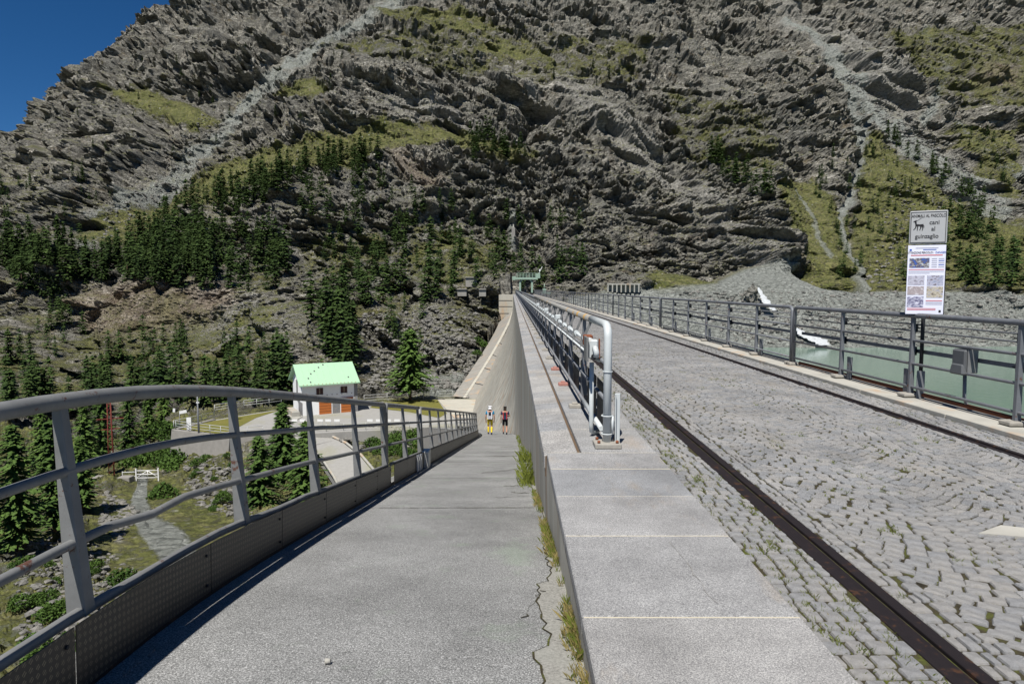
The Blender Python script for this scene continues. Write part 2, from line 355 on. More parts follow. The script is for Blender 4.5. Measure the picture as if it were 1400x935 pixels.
for px, k in ((780,1.0),(900,1.0),(1020,1.0),(1140,1.02),(1270,1.05),(1400,1.08),(1600,1.1)):
    colz(px, [(-25,12),(-25,60),(-25,110),(-17,145),(-12,157),(-6.5,166),(0,177),(3,186)])
    if px < 850: col(px, [(372,200),(300,275),(200,365),(100,465),(0,600),(-80,780),(-100,1000)])
    else: col(px, [(375,200*k),(340,236*k),(300,285*k),(200,385*k),(100,500*k),(0,650*k),(-60,800),(-80,1000)])
ctl = np.array(ctl)
cu = ctl[:,0]/260.; cw = np.log(ctl[:,2])*2.4; cv = ctl[:,1]
def K(d2): return .5*d2*np.log(d2+1e-12)
N = len(cu); A = np.zeros((N+3, N+3)); A[:N,:N] = K((cu[:,None]-cu)**2+(cw[:,None]-cw)**2)+np.eye(N)*.004
A[:N,N] = 1; A[:N,N+1] = cu; A[:N,N+2] = cw; A[N:,:N] = A[:N,N:].T
sol = np.linalg.solve(A, np.concatenate([cv, [0,0,0]]))
def esurf(px, Y):
    u = px/260.; q = np.log(Y)*2.4
    return K((u[:,None]-cu)**2+(q[:,None]-cw)**2) @ sol[:N] + sol[N]+sol[N+1]*u+sol[N+2]*q
def ground(x, y):
    x = np.atleast_1d(np.float64(x)); y = np.atleast_1d(np.float64(y))
    return EYE+esurf(700+x/y*F, y)*y

def ramp_z(d): u = (d-3.2)/.6; return -.06-.19*.6*(math.log1p(math.exp(u)) if u < 30 else u)
def ramp_off(d): return 0 if d < 34 else -.0065*(d-34)**2

pxs = np.concatenate([np.linspace(-1500, -195, 130), np.linspace(-190, 1590, 1240), np.linspace(1597, 2600, 90)]); NU, NR = len(pxs), 860
lys = np.concatenate([np.linspace(math.log(13), math.log(120), 300, endpoint=False), np.linspace(math.log(120), math.log(720), 500, endpoint=False), np.linspace(math.log(720), math.log(1000), 60)])
Ys = np.exp(lys)
cg = np.linspace(-190, 1590, 140); pxc = np.clip(pxs, -190, 1590); rg = np.linspace(math.log(13), math.log(1000), 170)
PP, RR = np.meshgrid(cg, rg); E0 = esurf(PP.ravel(), np.exp(RR.ravel())).reshape(PP.shape)
ci = (pxc-cg[0])/(cg[1]-cg[0]); ri = (lys-rg[0])/(rg[1]-rg[0])
c0 = np.clip(ci.astype(int), 0, 138); r0 = np.clip(ri.astype(int), 0, 168); cf = ci-c0; rf = ri-r0
E = (E0[r0][:,c0]*(1-cf)+E0[r0][:,c0+1]*cf)*(1-rf)[:,None]+(E0[r0+1][:,c0]*(1-cf)+E0[r0+1][:,c0+1]*cf)*rf[:,None]
X = (pxs[None,:]-700)/F*Ys[:,None]; Y = np.repeat(Ys[:,None], NU, 1); Z = EYE+E*Y
def smooth01(t): t = np.clip(t, 0, 1); return t*t*(3-2*t)
# projected photo coordinates (used only to place ground cover where it lies)
def project(X, Y, Z):
    dn = EYE-Z; Zc = Y*_c+dn*_s; return 700+F*X/Zc, 467.5+F*(dn*_c-Y*_s)/Zc
PX, PY = project(X, Y, Z)
def inpoly(poly, soft=10):
    x = PX; y = PY; ins = np.zeros(x.shape, bool); dmin = np.full(x.shape, 1e9)
    n_ = len(poly)
    for i in range(n_):
        x1, y1 = poly[i]; x2, y2 = poly[(i+1) % n_]
        cond = ((y1 > y) != (y2 > y)) & (x < (x2-x1)*(y-y1)/(y2-y1+1e-9)+x1); ins ^= cond
        t = np.clip(((x-x1)*(x2-x1)+(y-y1)*(y2-y1))/((x2-x1)**2+(y2-y1)**2), 0, 1)
        dmin = np.minimum(dmin, np.hypot(x-x1-t*(x2-x1), y-y1-t*(y2-y1)))
    return smooth01(.5+np.where(ins, 1, -1)*dmin/(2*soft))
def inline(pts, w0, w1):
    out = np.zeros(PX.shape); n_ = len(pts)-1
    for i in range(n_):
        (x1,y1),(x2,y2) = pts[i], pts[i+1]
        t = np.clip(((PX-x1)*(x2-x1)+(PY-y1)*(y2-y1))/((x2-x1)**2+(y2-y1)**2), 0, 1)
        d = np.hypot(PX-x1-t*(x2-x1), PY-y1-t*(y2-y1)); wd = w0+(w1-w0)*(i+t)/n_
        out = np.maximum(out, smooth01(1.25-d/wd))
    return out
far = (Y > 112)
grass = np.zeros(PX.shape)
for poly, k in (([(110,330),(300,224),(420,192),(520,176),(600,172),(640,180),(740,205),(690,212),(610,196),(540,204),(480,236),(420,228),(330,268),(240,300),(170,338)], .72), ([(330,380),(520,330),(700,400),(640,470),(420,500)], .22), ([(420,60),(620,30),(900,60),(860,120),(600,110)], .34), ([(900,120),(1050,160),(1060,260),(940,220)], .33),
                ([(150,128),(195,118),(240,135),(290,158),(255,168),(190,148)], .8), ([(370,128),(430,112),(470,145),(400,140)], .7),
                ([(500,10),(620,10),(700,45),(640,60),(540,35)], .5), ([(640,85),(760,85),(745,70),(680,50)], .55),
                ([(1045,262),(1110,250),(1160,300),(1205,392),(1125,388),(1080,330)], .82),
                ([(1185,178),(1250,225),(1330,290),(1400,300),(1600,310),(1600,392),(1205,392),(1165,300)], .66),
                ([(1210,40),(1600,30),(1600,160),(1330,150),(1240,110)], .42), ([(1300,170),(1400,170),(1400,280),(1340,240)],.5),
                ([(880,380),(905,365),(985,385),(970,400),(900,398)], .8), ([(390,330),(520,320),(560,350),(430,380)], .42),
                ([(0,480),(230,400),(400,430),(380,520),(0,560)], .34), ([(560,300),(700,330),(650,400),(560,380)], .42)):
    grass = np.maximum(grass, inpoly(poly)*k*far)
scree = np.zeros(PX.shape)
for pts, w0, w1, k in (([(540,0),(440,55),(390,95),(330,130),(285,190),(215,250),(130,335)], 18, 17, .52), ([(1185,170),(1165,260),(1150,300),(1175,350),(1200,392)], 5, 10, 1),
                       ([(1080,20),(1130,70),(1180,140),(1250,200),(1300,240),(1370,290)], 9, 32, .58), ([(1085,262),(1110,300),(1135,350)], 4, 8, .9),
                       ([(1150,90),(1170,180),(1180,240)], 10, 14, .6), ([(1310,165),(1360,215),(1400,235)], 8, 12, .6),
                       ([(1265,40),(1290,90),(1270,160)], 8, 12, .5), ([(700,290),(702,330)], 8, 8, .5), ([(560,510),(600,530),(625,525)], 25, 25, .6)):
    scree = np.maximum(scree, inline(pts, w0, w1)*k*far)
scree = np.maximum(scree, inpoly([(800,402),(880,394),(980,384),(1030,362),(1075,358),(1130,390),(1400,398),(1650,400),(1650,620),(700,620),(780,404)], 6)*1.0*far)
orange = np.zeros(PX.shape)
for poly in ([(535,205),(560,215),(610,250),(590,262),(545,230)], [(70,400),(190,390),(330,395),(330,425),(150,470),(70,440)], [(1330,90),(1395,90),(1395,120),(1330,120)]):
    orange = np.maximum(orange, inpoly(poly, 16)*.36*far)
# near valley floor: track, meadow, stones
near = (~far)
dpt = np.where(near, 1., 0.)
meadow = inpoly([(128,680),(190,655),(240,655),(330,715),(340,745),(240,790),(170,800),(130,770),(120,720)], 10)
track = inline([(196,655),(190,690),(205,720),(235,745),(260,790)], 7, 42)
grass = np.where(near, np.maximum(.45, meadow*.95)-track, grass)
scree = np.where(near, np.maximum(track*1.3, .28+.3*inpoly([(0,740),(120,760),(190,820),(60,935),(0,935)])), scree)
scree = np.where(near, np.maximum(scree, .75*inline([(420,592),(500,600),(560,610)], 14, 12)), scree)
grass = np.where(near & (PX > 480) & (PY > 600), .8, grass)
P = np.stack([X.ravel(), Y.ravel(), Z.ravel()], 1)
dX = np.gradient(P.reshape(NR, NU, 3), axis=1); dY = np.gradient(P.reshape(NR, NU, 3), axis=0)
Nn = np.cross(dX, dY).reshape(-1, 3); Nn /= np.linalg.norm(Nn, axis=1, keepdims=True); Nf = smooth01((P[:,1]-100)/30)[:,None]; Nn = Nn*(1-Nf)+np.stack([Nn[:,0]*.3, -1+0*Nn[:,0], .16+0*Nn[:,0]], 1)*Nf; Nn /= np.linalg.norm(Nn, axis=1, keepdims=True)
AMP = 1+.35*smooth01((P[:,1]-100)/30)
Pf = P.astype(np.float32)
cA, sA = math.cos(R(38)), math.sin(R(38))
Q = np.stack([(Pf[:,0]*cA-Pf[:,2]*sA)*.8, Pf[:,1]*.6, (Pf[:,0]*sA+Pf[:,2]*cA)*1.5], 1).astype(np.float32)   # strata dip down to the right
Q += np.stack([vnoise(Pf, 45, 5), vnoise(Pf, 45, 6), vnoise(Pf, 45, 7)], 1)*9
yy = P[:,1]; fade = smooth01((yy-112)/50.)
g_, s_, o_ = grass.ravel(), scree.ravel(), orange.ravel()
rock = 1-np.clip(np.maximum(g_*1.05, s_*1.05), 0, 1)*.82
pale = np.zeros(PX.shape)
for pts, w0, w1 in (([(770,110),(850,185),(930,255),(1010,335)], 20, 26), ([(690,95),(760,150)], 8, 12), ([(1080,10),(1150,70),(1230,150)], 30, 40), ([(540,150),(600,150),(650,170)], 14, 14), ([(560,440),(620,470)], 40, 50), ([(520,400),(640,330)], 20, 20), ([(240,470),(330,440),(420,440)], 30, 30), ([(980,420),(1060,330)], 12, 18)):
    pale = np.maximum(pale, inline(pts, w0, w1)*far)
pale0 = pale.ravel()
disp = fade*rock*(facets(Q, 38, 21, 2.0)*6 + facets(Q, 15, 31, 2.0)*4.5)
rgh = np.clip(.75+.75*vnoise(Pf, 48, 91), .3, 1.3)*(1-.5*pale0)
disp += rgh*np.clip(smooth01((yy-60)/60)+.25, 0, 1)*rock*facets(Q, 6.2, 41, 2.2)*2.5
disp += rgh*np.clip(smooth01((yy-30)/90), .45, 1)*rock*facets(Q, 2.6, 51, 2.2)*1.05
disp += rock*facets(Pf*np.float32([1,1,1.5]), 1.15, 61, 1.8)*.6
disp += fade*fbm(Pf, 90, 3, 3)*9*rock
disp += (1-rock*.6)*facets(Pf, .8, 71, 1.2)*.16+fade*fbm(Pf, 9, 9, 3)*.35
gul = np.maximum(inline([(540,0),(440,55),(330,130),(215,250)], 50, 40), .35*np.maximum(inline([(1185,150),(1160,290),(1195,390)], 26, 26), inline([(1060,0),(1130,120),(1250,230)], 34, 30)))
spur = np.maximum(inline([(880,0),(960,120),(1040,240),(1060,330)], 40, 40), np.maximum(inline([(90,110),(200,200),(160,290)], 40, 30), inline([(640,60),(560,120),(420,170)], 30, 30)))
disp += ((spur*7-gul*5)*far).ravel()*fade
# gully behind the scree, hollows under the overhangs
for (hx, hy, rx, ry, dep) in ((742,150,32,20,15),(720,170,12,14,8),(600,228,20,8,5),(640,250,18,8,5),(150,400,10,10,4),(885,225,18,9,5)):
    q = ((PX-hx)/rx)**2+((PY-hy)/ry)**2; disp -= (np.exp(-q*1.2)*dep*far).ravel()
cave = inline([(690,120),(800,145),(930,215),(1010,330)], 9, 16).ravel()   # leaning slab of rock
disp += cave*3*fade
# keep roads, yard and dam free
yard_m = smooth01((np.minimum(inpoly([(225,596),(310,604),(400,601),(560,595),(660,590),(660,538),(600,538),(385,549),(300,565),(225,578)], 5), 1)).ravel()*1.6)*((yy > 78) & (yy < 119))
trk = track.ravel()*(~far).ravel()
disp *= (1-yard_m)*(1-.9*trk)*(1-.7*(meadow.ravel()*(~far).ravel()))
P2 = P+Nn*(disp*AMP)[:,None]
skyr = smooth01((yy-300)/200)
P2[:,2] += skyr*(rock*facets(Q, 22, 81, 1.2)*4)
P2[:,2] = np.where(yard_m > .4, np.minimum(P2[:,2], -16.85), P2[:,2])
dm = (P2[:,0] > -4.5) & (P2[:,0] < 8) & (yy < 112)
rz_ = -.06-.19*np.maximum(0, yy-3.2)
P2[:,2] = np.where(dm, np.minimum(P2[:,2], np.maximum(rz_, -16.5)-2.2), P2[:,2])
xa_ = np.interp(P2[:,1], [112,115,171,186], [-10.4,-10.2,-3.6,-3.6])+.5; za_ = np.interp(P2[:,1], [112,115,170.5,171.5,186], [-17.2,-17.2,-8,.6,.6])-1.2
za_ = za_+np.where(P2[:,0] < -.2, np.interp(P2[:,1], [176,186], [0,9]), np.interp(P2[:,1], [181,187], [0,3.5]))
P2[:,2] = np.where((P2[:,0] > xa_) & (P2[:,0] < 7) & (P2[:,1] > 112) & (P2[:,1] < 186), np.minimum(P2[:,2], za_), P2[:,2])
P2[:,2] = np.where((P2[:,0] > 4) & (yy < 155), np.minimum(P2[:,2], -12.8), P2[:,2])
P2[:,2] = np.where((P2[:,0] > -2) & (P2[:,0] < 7.5) & (yy >= 112) & (yy < 170), np.minimum(P2[:,2], -1.2), P2[:,2])
idx = np.arange(NU*NR).reshape(NR, NU)
faces = np.stack([idx[:-1,:-1].ravel(), idx[:-1,1:].ravel(), idx[1:,1:].ravel(), idx[1:,:-1].ravel()], 1)
me = npmesh('mountainside', P2, faces, M['terrain'])
ca = me.color_attributes.new('cover', 'FLOAT_COLOR', 'POINT')
ca.data.foreach_set('color', np.stack([np.clip(g_,-.4,1), np.clip(s_,0,1.4), o_, pale.ravel()], 1).astype(np.float32).ravel())
terrain = tag(link('mountainside', me), kind='structure')
# surrounding ground out to the horizon, behind and beside the camera
mb = MB(); mb.add([(-4000,-4000,-40),(4000,-4000,-40),(4000,4000,-40),(-4000,4000,-40)], [(0,1,2,3)]); o = mb.build('ground', M['terrain']); tag(o, kind='structure')
mb = MB(); mb.add([(6.3,-300,-12),(600,-300,-12),(600,172,-12),(6.3,172,-12)], [(0,1,2,3)]); tag(mb.build('reservoir_water', M['water']), kind='structure')

TPX, TPY = project(P2[:,0], P2[:,1], P2[:,2]); TPX = TPX.reshape(NR, NU); TPY = TPY.reshape(NR, NU); P3 = P2.reshape(NR, NU, 3)
def cast(px, py):                          # first terrain point seen at a photo pixel
    c_ = min(max(int(np.searchsorted(pxs, px)), 0), NU-1)
    colY = TPY[:, c_]; run = np.minimum.accumulate(colY)
    k = int(np.argmax(run <= py)) if (run <= py).any() else NR-1
    return Vector(P3[k, c_])
def drape(x, y):
    px = 700+x/y*F; c_ = int(np.clip(np.searchsorted(pxs, px), 0, NU-1)); k = int(np.clip(np.searchsorted(Ys, y), 0, NR-1))
    return float(P3[k, c_, 2])

# ---------------------------------------------------------------- walkway ramp
Yr = [-3+.25*i for i in range(76)]+[16+1.0*i for i in range(51)]
def wx(y): return .37+ramp_off(y)
def wl(y): return -1.79+ramp_off(y)
NX = 12
vs = []; fs = []
for i, y in enumerate(Yr):
    for j in range(NX+1):
        t = j/NX; vs.append((wl(y)-.3+(wx(y)-wl(y)+.3)*t, y, ramp_z(y)-(.01*math.sin(y*1.7+t*5) if 0 < t < 1 else 0)*.3))
for i in range(len(Yr)-1):
    for j in range(NX): a = i*(NX+1)+j; fs.append((a, a+1, a+NX+2, a+NX+1))
mb = MB(); mb.add(vs, fs, 0, True); walk = tag(mb.build('walkway', M['asphalt']), kind='structure')
# retaining wall beneath the outer edge of the ramp
mb = MB()
for i in range(len(Yr)-1):
    y0, y1 = Yr[i], Yr[i+1]; a = (wl(y0)-.31, y0, ramp_z(y0)-.03); b = (wl(y1)-.31, y1, ramp_z(y1)-.03)
    a2 = (a[0]-.6, y0, ramp_z(y0)-9); b2 = (b[0]-.6, y1, ramp_z(y1)-9)
    mb.add([a, b, b2, a2], [(0,1,2,3)])
    mb.add([(wl(y0)-.31,y0,ramp_z(y0)-.03),(wl(y1)-.31,y1,ramp_z(y1)-.03),(wx(y1),y1,ramp_z(y1)-.06),(wx(y0),y0,ramp_z(y0)-.06)], [(0,1,2,3)])
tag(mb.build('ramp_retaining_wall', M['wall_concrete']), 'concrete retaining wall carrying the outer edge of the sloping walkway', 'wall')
# rough concrete strip along the parapet with a ragged asphalt edge, 4 mm up, and expansion joints
random.seed(3)
edge = []; xj = 0
for i in range(130):
    y = -1+.07*i if i < 101 else 6.07+(i-101)*.3
    xj = xj*.86+random.uniform(-.03,.03)
    base = .11 if y < 3.2 else (.17 if y < 4.2 else .24 if y < 5.4 else .3)
    edge.append((min(base+xj+random.uniform(-.008,.008), .33), y))
mb = MB(); n0 = len(edge)
mb.add([(x, y, ramp_z(y)+.004) for x, y in edge]+[(.372, y, ramp_z(y)+.004) for x, y in edge], [(i, n0+i, n0+i+1, i+1) for i in range(n0-1)])
mb.build('concrete_edge_strip', M['edge_concrete'], walk)
mb = MB()
for i in range(n0-1):
    a, b = edge[i], edge[i+1]; wdt = random.uniform(.002,.009)
    mb.add([(a[0]-wdt,a[1],ramp_z(a[1])+.0075),(a[0]+.003,a[1],ramp_z(a[1])+.0075),(b[0]+.003,b[1],ramp_z(b[1])+.0075),(b[0]-wdt,b[1],ramp_z(b[1])+.0075)], [(0,1,2,3)])
def crack(x0, y0, x1, y1, wd, jit=.03, n_=14):
    pts = [(x0+(x1-x0)*k/n_+random.uniform(-jit,jit)*.4, y0+(y1-y0)*k/n_+random.uniform(-jit,jit)) for k in range(n_+1)]
    for a, b in zip(pts, pts[1:]):
        ww = wd*random.uniform(.4,1)
        mb.add([(a[0],a[1]-ww,ramp_z(a[1]-ww)+.0075),(b[0],b[1]-ww,ramp_z(b[1]-ww)+.0075),(b[0],b[1]+ww,ramp_z(b[1]+ww)+.0075),(a[0],a[1]+ww,ramp_z(a[1]+ww)+.0075)], [(0,1,2,3)])
for yv in (7.6, 11.3, 15.4, 20, 26): crack(-1.95, yv, .25, yv+.02, .012*(1+yv*.02), .008, 20)
crack(-.55, 12.3, .2, 13.6, .03, .12); crack(-.1, 10, .25, 10.2, .02, .08); crack(-.2, 8.6, .22, 8.8, .012, .06)
crack(0, 9.2, .22, 9.1, .02, .06); crack(.05, 3.5, .2, 4.1, .006, .05); crack(-.9, 17.5, .1, 17.8, .05, .08); crack(-.4, 23, .2, 23.4, .07, .1)
mb.build('crack', M['soil'], walk)
mb = MB(); mb.tube([(-.86, 3.02, ramp_z(3.02)+.012), (-.835, 3.02, ramp_z(3)+.012)], [.014,.011], 7); tag(mb.build('pebble', M['kerb']), 'small pale pebble lying on the near asphalt of the walkway', 'stone')

# ---------------------------------------------------------------- dam
dam = empty('dam', (0,0,0), 'concrete gravity dam with a flaring downstream face seen from its crest', 'dam')
foot = [(-3,.37,-.6),(3,.37,-.7),(8,.37,-1.6),(20,.37,-3.9),(34,.37,-6.4),(41,.1,-7.9),(48,-.9,-9.1),(56,-2.75,-10.8),(70,-4.4,-13.4),(90,-5.8,-16.7),(111,-6.1,-16.7)]
def interp(tab, y):
    for a, b in zip(tab, tab[1:]):
        if y <= b[0]: t = (y-a[0])/(b[0]-a[0]); return [p+(q-p)*t for p, q in zip(a[1:], b[1:])]
    return list(tab[-1][1:])
NS, NT_ = 130, 34
vs = []; fs = []
for i in range(NS+1):
    s = i/NS; yf = -3+114*s; yt = -3+176*s**1.12
    xf, zf = interp(foot, yf); zt = -.03 if s < .93 else -.03
    for j in range(NT_+1):
        t = j/NT_; z = zt+(zf-zt)*t
        tt = max(0, (t-.12)/.88); g = tt**1.55
        yy_ = yt+(yf-yt)*(t**1.15)
        vs.append((.33+(xf-.33)*g, yy_, z))
for i in range(NS):
    for j in range(NT_): a = i*(NT_+1)+j; fs.append((a, a+NT_+1, a+NT_+2, a+1))
mb = MB(); mb.add(vs, fs, 0, True); mb.build('downstream_face', M['dam'], dam)
# end strips: grey strip, pale rib, darker panel
def strip(name, A_, B_, mat, off=0, n_=16):
    mb = MB(); vs = []
    for i in range(n_+1):
        t = i/n_; g = t**1.25
        for Pp in (A_, B_):
            a, b = Vector(Pp[0]), Vector(Pp[1]); p = a+(b-a)*t; p.x = a.x+(b.x-a.x)*g; vs.append((p.x, p.y-off, p.z))
    mb.add(vs, [(2*i, 2*i+2, 2*i+3, 2*i+1) for i in range(n_)], 0, True); return mb.build(name, mat, dam)
topA, botA = at_y(682, 441, 170), at_z(619, 541.5, -16.6)
topB, botB = at_y(700, 425, 171), at_z(633, 543, -16.6)
topB2, botB2 = at_y(702.5, 426, 171), at_z(636.5, 543.5, -16.6)
topC, botC = at_y(704, 432, 172), at_z(652, 546, -16.6)
strip('end_buttress_face', (topA, botA), (topB, botB), M['dam_panel'])
strip('stair_rib', (topB, botB), (topB2, botB2), M['dam_light'], .35)
strip('panelled_face', (topB2, botB2), (topC, botC), M['dam_panel'], .1)
mb = MB()
for t in (.18,.32,.46,.6,.74,.88):
    a = topB2.lerp(botB2, t); b = topC.lerp(botC, t); g = t**1.25
    a.x = topB2.x+(botB2.x-topB2.x)*g; b.x = topC.x+(botC.x-topC.x)*g; a.y -= .3; b.y -= .3; mb.beam(a, b, .12, .12)
a, b = topB2.copy(), topC.copy(); 
mb.build('panel_joint', M['black'], dam)
a = at_y(682, 402, 171); b = at_y(698, 442, 171)
mb = MB(); mb.bbox(a.x, .3, 171, 178, -14, -.02); mb.build('abutment_block', M['dam_light'], dam)
mb = MB()
for z in (-1.4, -2.9, -4.6): mb.bbox(a.x+.02, .1, 170.9, 171, z-.05, z+.05)
mb.build('pour_joint', M['dam_panel'], dam)
mb = MB(); mb.bbox(.37, 6.2, -3.5, 185, -20, -.06); mb.build('dam_body', M['concrete'], dam)
# small fittings on the face: a lamp with a stain, a long crack
p = at_y(664, 556, 92); mb = MB(); mb.box((p.x+.4, p.y-.5, p.z), (.5,.3,.4)); mb.beam((p.x,p.y-.4,p.z-.9),(p.x+.5,p.y-.4,p.z-.2),.15,.12); mb.build('wall_fitting', M['white_paint'], dam)
# coping slabs
random.seed(5)
joints = [-1.2,.1,1.1,2.1,3.16,4.24,5.07,5.86,6.45]
def slab(x0, x1, y0, y1, mat, name='coping_slab', zt=.03, tilt=0, th=.13):
    g = .006; dz = random.uniform(-.002,.002)
    mb = MB(); mb.bbox(x0, x1, y0+g, y1-g, -th, zt+dz)
    mb.v = [(x, y, z-(tilt if (x < x0+.01 and z > 0) else 0)) for x, y, z in mb.v]
    return mb.build(name, mat, dam, bevel=.007)
for a, b in zip(joints, joints[1:]): slab(.335, 1.385, a, b, M['granite'])
y = 6.45; mort = MB(); mort2 = MB()
for jv in joints[1:]: mort.bbox(.345, 1.38, jv-.0055, jv+.0055, -.2, .0275)
while y < 62:
    L = random.uniform(.85,1.1); slab(.31, .63, y, y+L/2, M['granite_old'], tilt=.03); slab(.31, .63, y+L/2, y+L, M['granite_old'], tilt=.03); slab(.67, 1.385, y, y+L, M['granite_old'])
    mort2.bbox(.32, .625, y-.0055, y+.0055, -.2, -.004); mort2.bbox(.32, .625, y+L/2-.0055, y+L/2+.0055, -.2, -.004); mort.bbox(.675,1.38,y-.0055,y+.0055,-.2,.026)
    y += L
mort.build('mortar_joint', M['mortar'], dam); mort2.build('dark_joint', M['stain_mortar'], dam)
mb = MB(); mb.bbox(.31, .63, y, 185, -.26, .01); mb.bbox(.67, 1.385, y, 185, -.26, .03); mb.build('far_coping', M['granite_old'], dam)
mb = MB(); mb.bbox(.63, .67, 6.46, 185, -.26, -.02); mb.build('groove', M['stain_mortar'], dam)
random.seed(41); mb = MB()
def vein(x0, y0, x1, y1, wd):
    pts = [(x0+(x1-x0)*k/12+random.uniform(-.012,.012), y0+(y1-y0)*k/12+random.uniform(-.02,.02)) for k in range(13)]
    for a, b in zip(pts, pts[1:]):
        q_ = wd*random.uniform(.3,1); mb.add([(a[0]-q_,a[1],.0345),(a[0]+q_,a[1],.0345),(b[0]+q_,b[1],.0345),(b[0]-q_,b[1],.0345)], [(0,1,2,3)])
vein(.98, 4.15, 1.02, 3.3, .0016); mb.build('vein', M['wall_concrete'], dam); mb = MB(); vein(.75, 5.8, .82, 5.2, .0014); mb.build('vein', M['wall_concrete'], dam)
pass
# water-side concrete kerb
y = -2.
while y < 40:
    slab(5.36, 5.86, y, y+2.07, M['kerb'], 'kerb_block', .05); y += 2.07
mb = MB(); mb.bbox(5.36, 5.86, y, 185, -.26, .05); mb.build('far_kerb', M['kerb'], dam)
mb = MB(); mb.bbox(5.87, 6.16, -2, 185, -.26, -.02); mb.build('ledge', M['wall_concrete'], dam)
mb = MB(); mb.bbox(6.2, 6.6, -3.5, 185, -24, -.1); mb.build('upstream_face', M['dam'], dam)

# ---------------------------------------------------------------- roadway: bed and cobbles
mb = MB(); mb.add([(1.38,-3,-.013),(5.37,-3,-.013),(5.37,75,-.013),(1.38,75,-.013)], [(0,1,2,3)])
road = tag(mb.build('roadway', M['soil']), kind='structure')
mb = MB(); mb.add([(1.38,75,-.004),(5.37,75,-.004),(5.37,186,-.004),(1.38,186,-.004)], [(0,1,2,3)]); mb.build('far_paving', M['cobble'], road)
def stone_mesh(seed, low=False):
    rnd = random.Random(seed); mb = MB()
    if low:
        out = [(-.5,-.5),(.5,-.5),(.5,.5),(-.5,.5)]
        a = [(x*rnd.uniform(.93,1), y*rnd.uniform(.93,1), -.03) for x, y in out]; b = [(x*.86, y*.86, 0) for x, y, z in a]
        mb.add(a+b, [(i,(i+1)%4,4+(i+1)%4,4+i) for i in range(4)]+[(4,5,6,7)])
    else:
        out = [(-.5,-.42),(-.43,-.5),(.43,-.5),(.5,-.42),(.5,.42),(.43,.5),(-.43,.5),(-.5,.42)]
        a = [(x*rnd.uniform(.9,1.02), y*rnd.uniform(.9,1.02), -.035) for x, y in out]; n_ = 8
        b = [(x*.985, y*.985, -.009) for x, y, z in a]; c_ = [(x*.9, y*.9, rnd.uniform(-.0015,.0015)) for x, y, z in a]
        mb.add(a+b+c_+[(0,0,rnd.uniform(.001,.004))], [(i,(i+1)%n_,n_+(i+1)%n_,n_+i) for i in range(n_)]+[(n_+i,n_+(i+1)%n_,2*n_+(i+1)%n_,2*n_+i) for i in range(n_)]+[(16+i,16+(i+1)%8,24) for i in range(8)])
    return mb
random.seed(9)
stones = []                                # x, y, rot, sx, sy, dz
J = random.uniform
def straight(x0, x1, y0, y1, s, brick=True):
    nx = max(1, round((x1-x0)/s)); wd = (x1-x0)/nx; y = y0
    while y < y1:
        h = s*J(.82,1.12); off = J(0, wd)*.9 if brick else 0
        x = x0-off
        while x < x1-.02:
            ww = wd*J(.85,1.18); a = max(x, x0); b = min(x+ww, x1)
            if b-a > .035: stones.append(((a+b)/2, y+h/2+J(-.003,.003), J(-.05,.05), b-a-J(.006,.016), h-J(.006,.016), J(-.003,.002)))
            x += ww
        y += h
straight(1.395, 1.795, .2, 75, .105)
straight(1.98, 2.11, .2, 75, .115); straight(2.11, 2.23, .2, 75, .11)
straight(4.945, 5.35, .2, 75, .105)
straight(4.67, 4.79, .2, 75, .115)
fw = (4.67-2.23)/2; RA = fw/2/math.sin(R(50)); st = .1
for kx in range(2):
    xc = 2.23+fw*(kx+.5); ns = 11
    r_ = 0; y = -1.2
    while y < 76:
        ph_ = J(-1,0)
        for i in range(ns+1):
            th0 = R(-50)+R(100)*(i+ph_)/ns; th1 = th0+R(100)/ns; tm = (th0+th1)/2+J(-.012,.012)
            if abs(tm) > R(50.5): continue
            x = xc+RA*math.sin(tm); yb = y+RA*(1-math.cos(tm))*1.0+.0
            stones.append((x+J(-.006,.006), yb+J(-.005,.005)+.03*math.sin(x*5+y*1.7), tm+J(-.1,.1), RA*R(100)/ns-J(.002,.016), st*math.cos(tm)*1.03-J(.0,.012), J(-.003,.002)))
        y += st*J(.97,1.06); r_ += 1
stones = [s for s in stones if s[1] < 75]
def visible(s): 
    px, py = project(s[0], s[1], 0); return px < 1440 and py < 960
vis = [s for s in stones if visible(s) or s[1] > 2]
vis.sort(key=lambda s: s[1]+.12*abs(s[0]-2))
inframe = [s for s in vis if 690 < project(s[0], s[1], 0)[0] < 1405 and project(s[0], s[1], 0)[1] < 940]
chosen = inframe[:300]; cs = set(map(id, chosen)); rest = [s for s in vis if id(s) not in cs]
sm_ = [stone_mesh(100+i).mesh('cobblestone', M['cobble']) for i in range(8)]
for i, s in enumerate(chosen):
    o = link('cobblestone', sm_[i % 8], road); o.location = (s[0], s[1], s[5]); o.rotation_euler = (J(-.03,.03), J(-.03,.03), s[2]); o.scale = (s[3], s[4], 1)
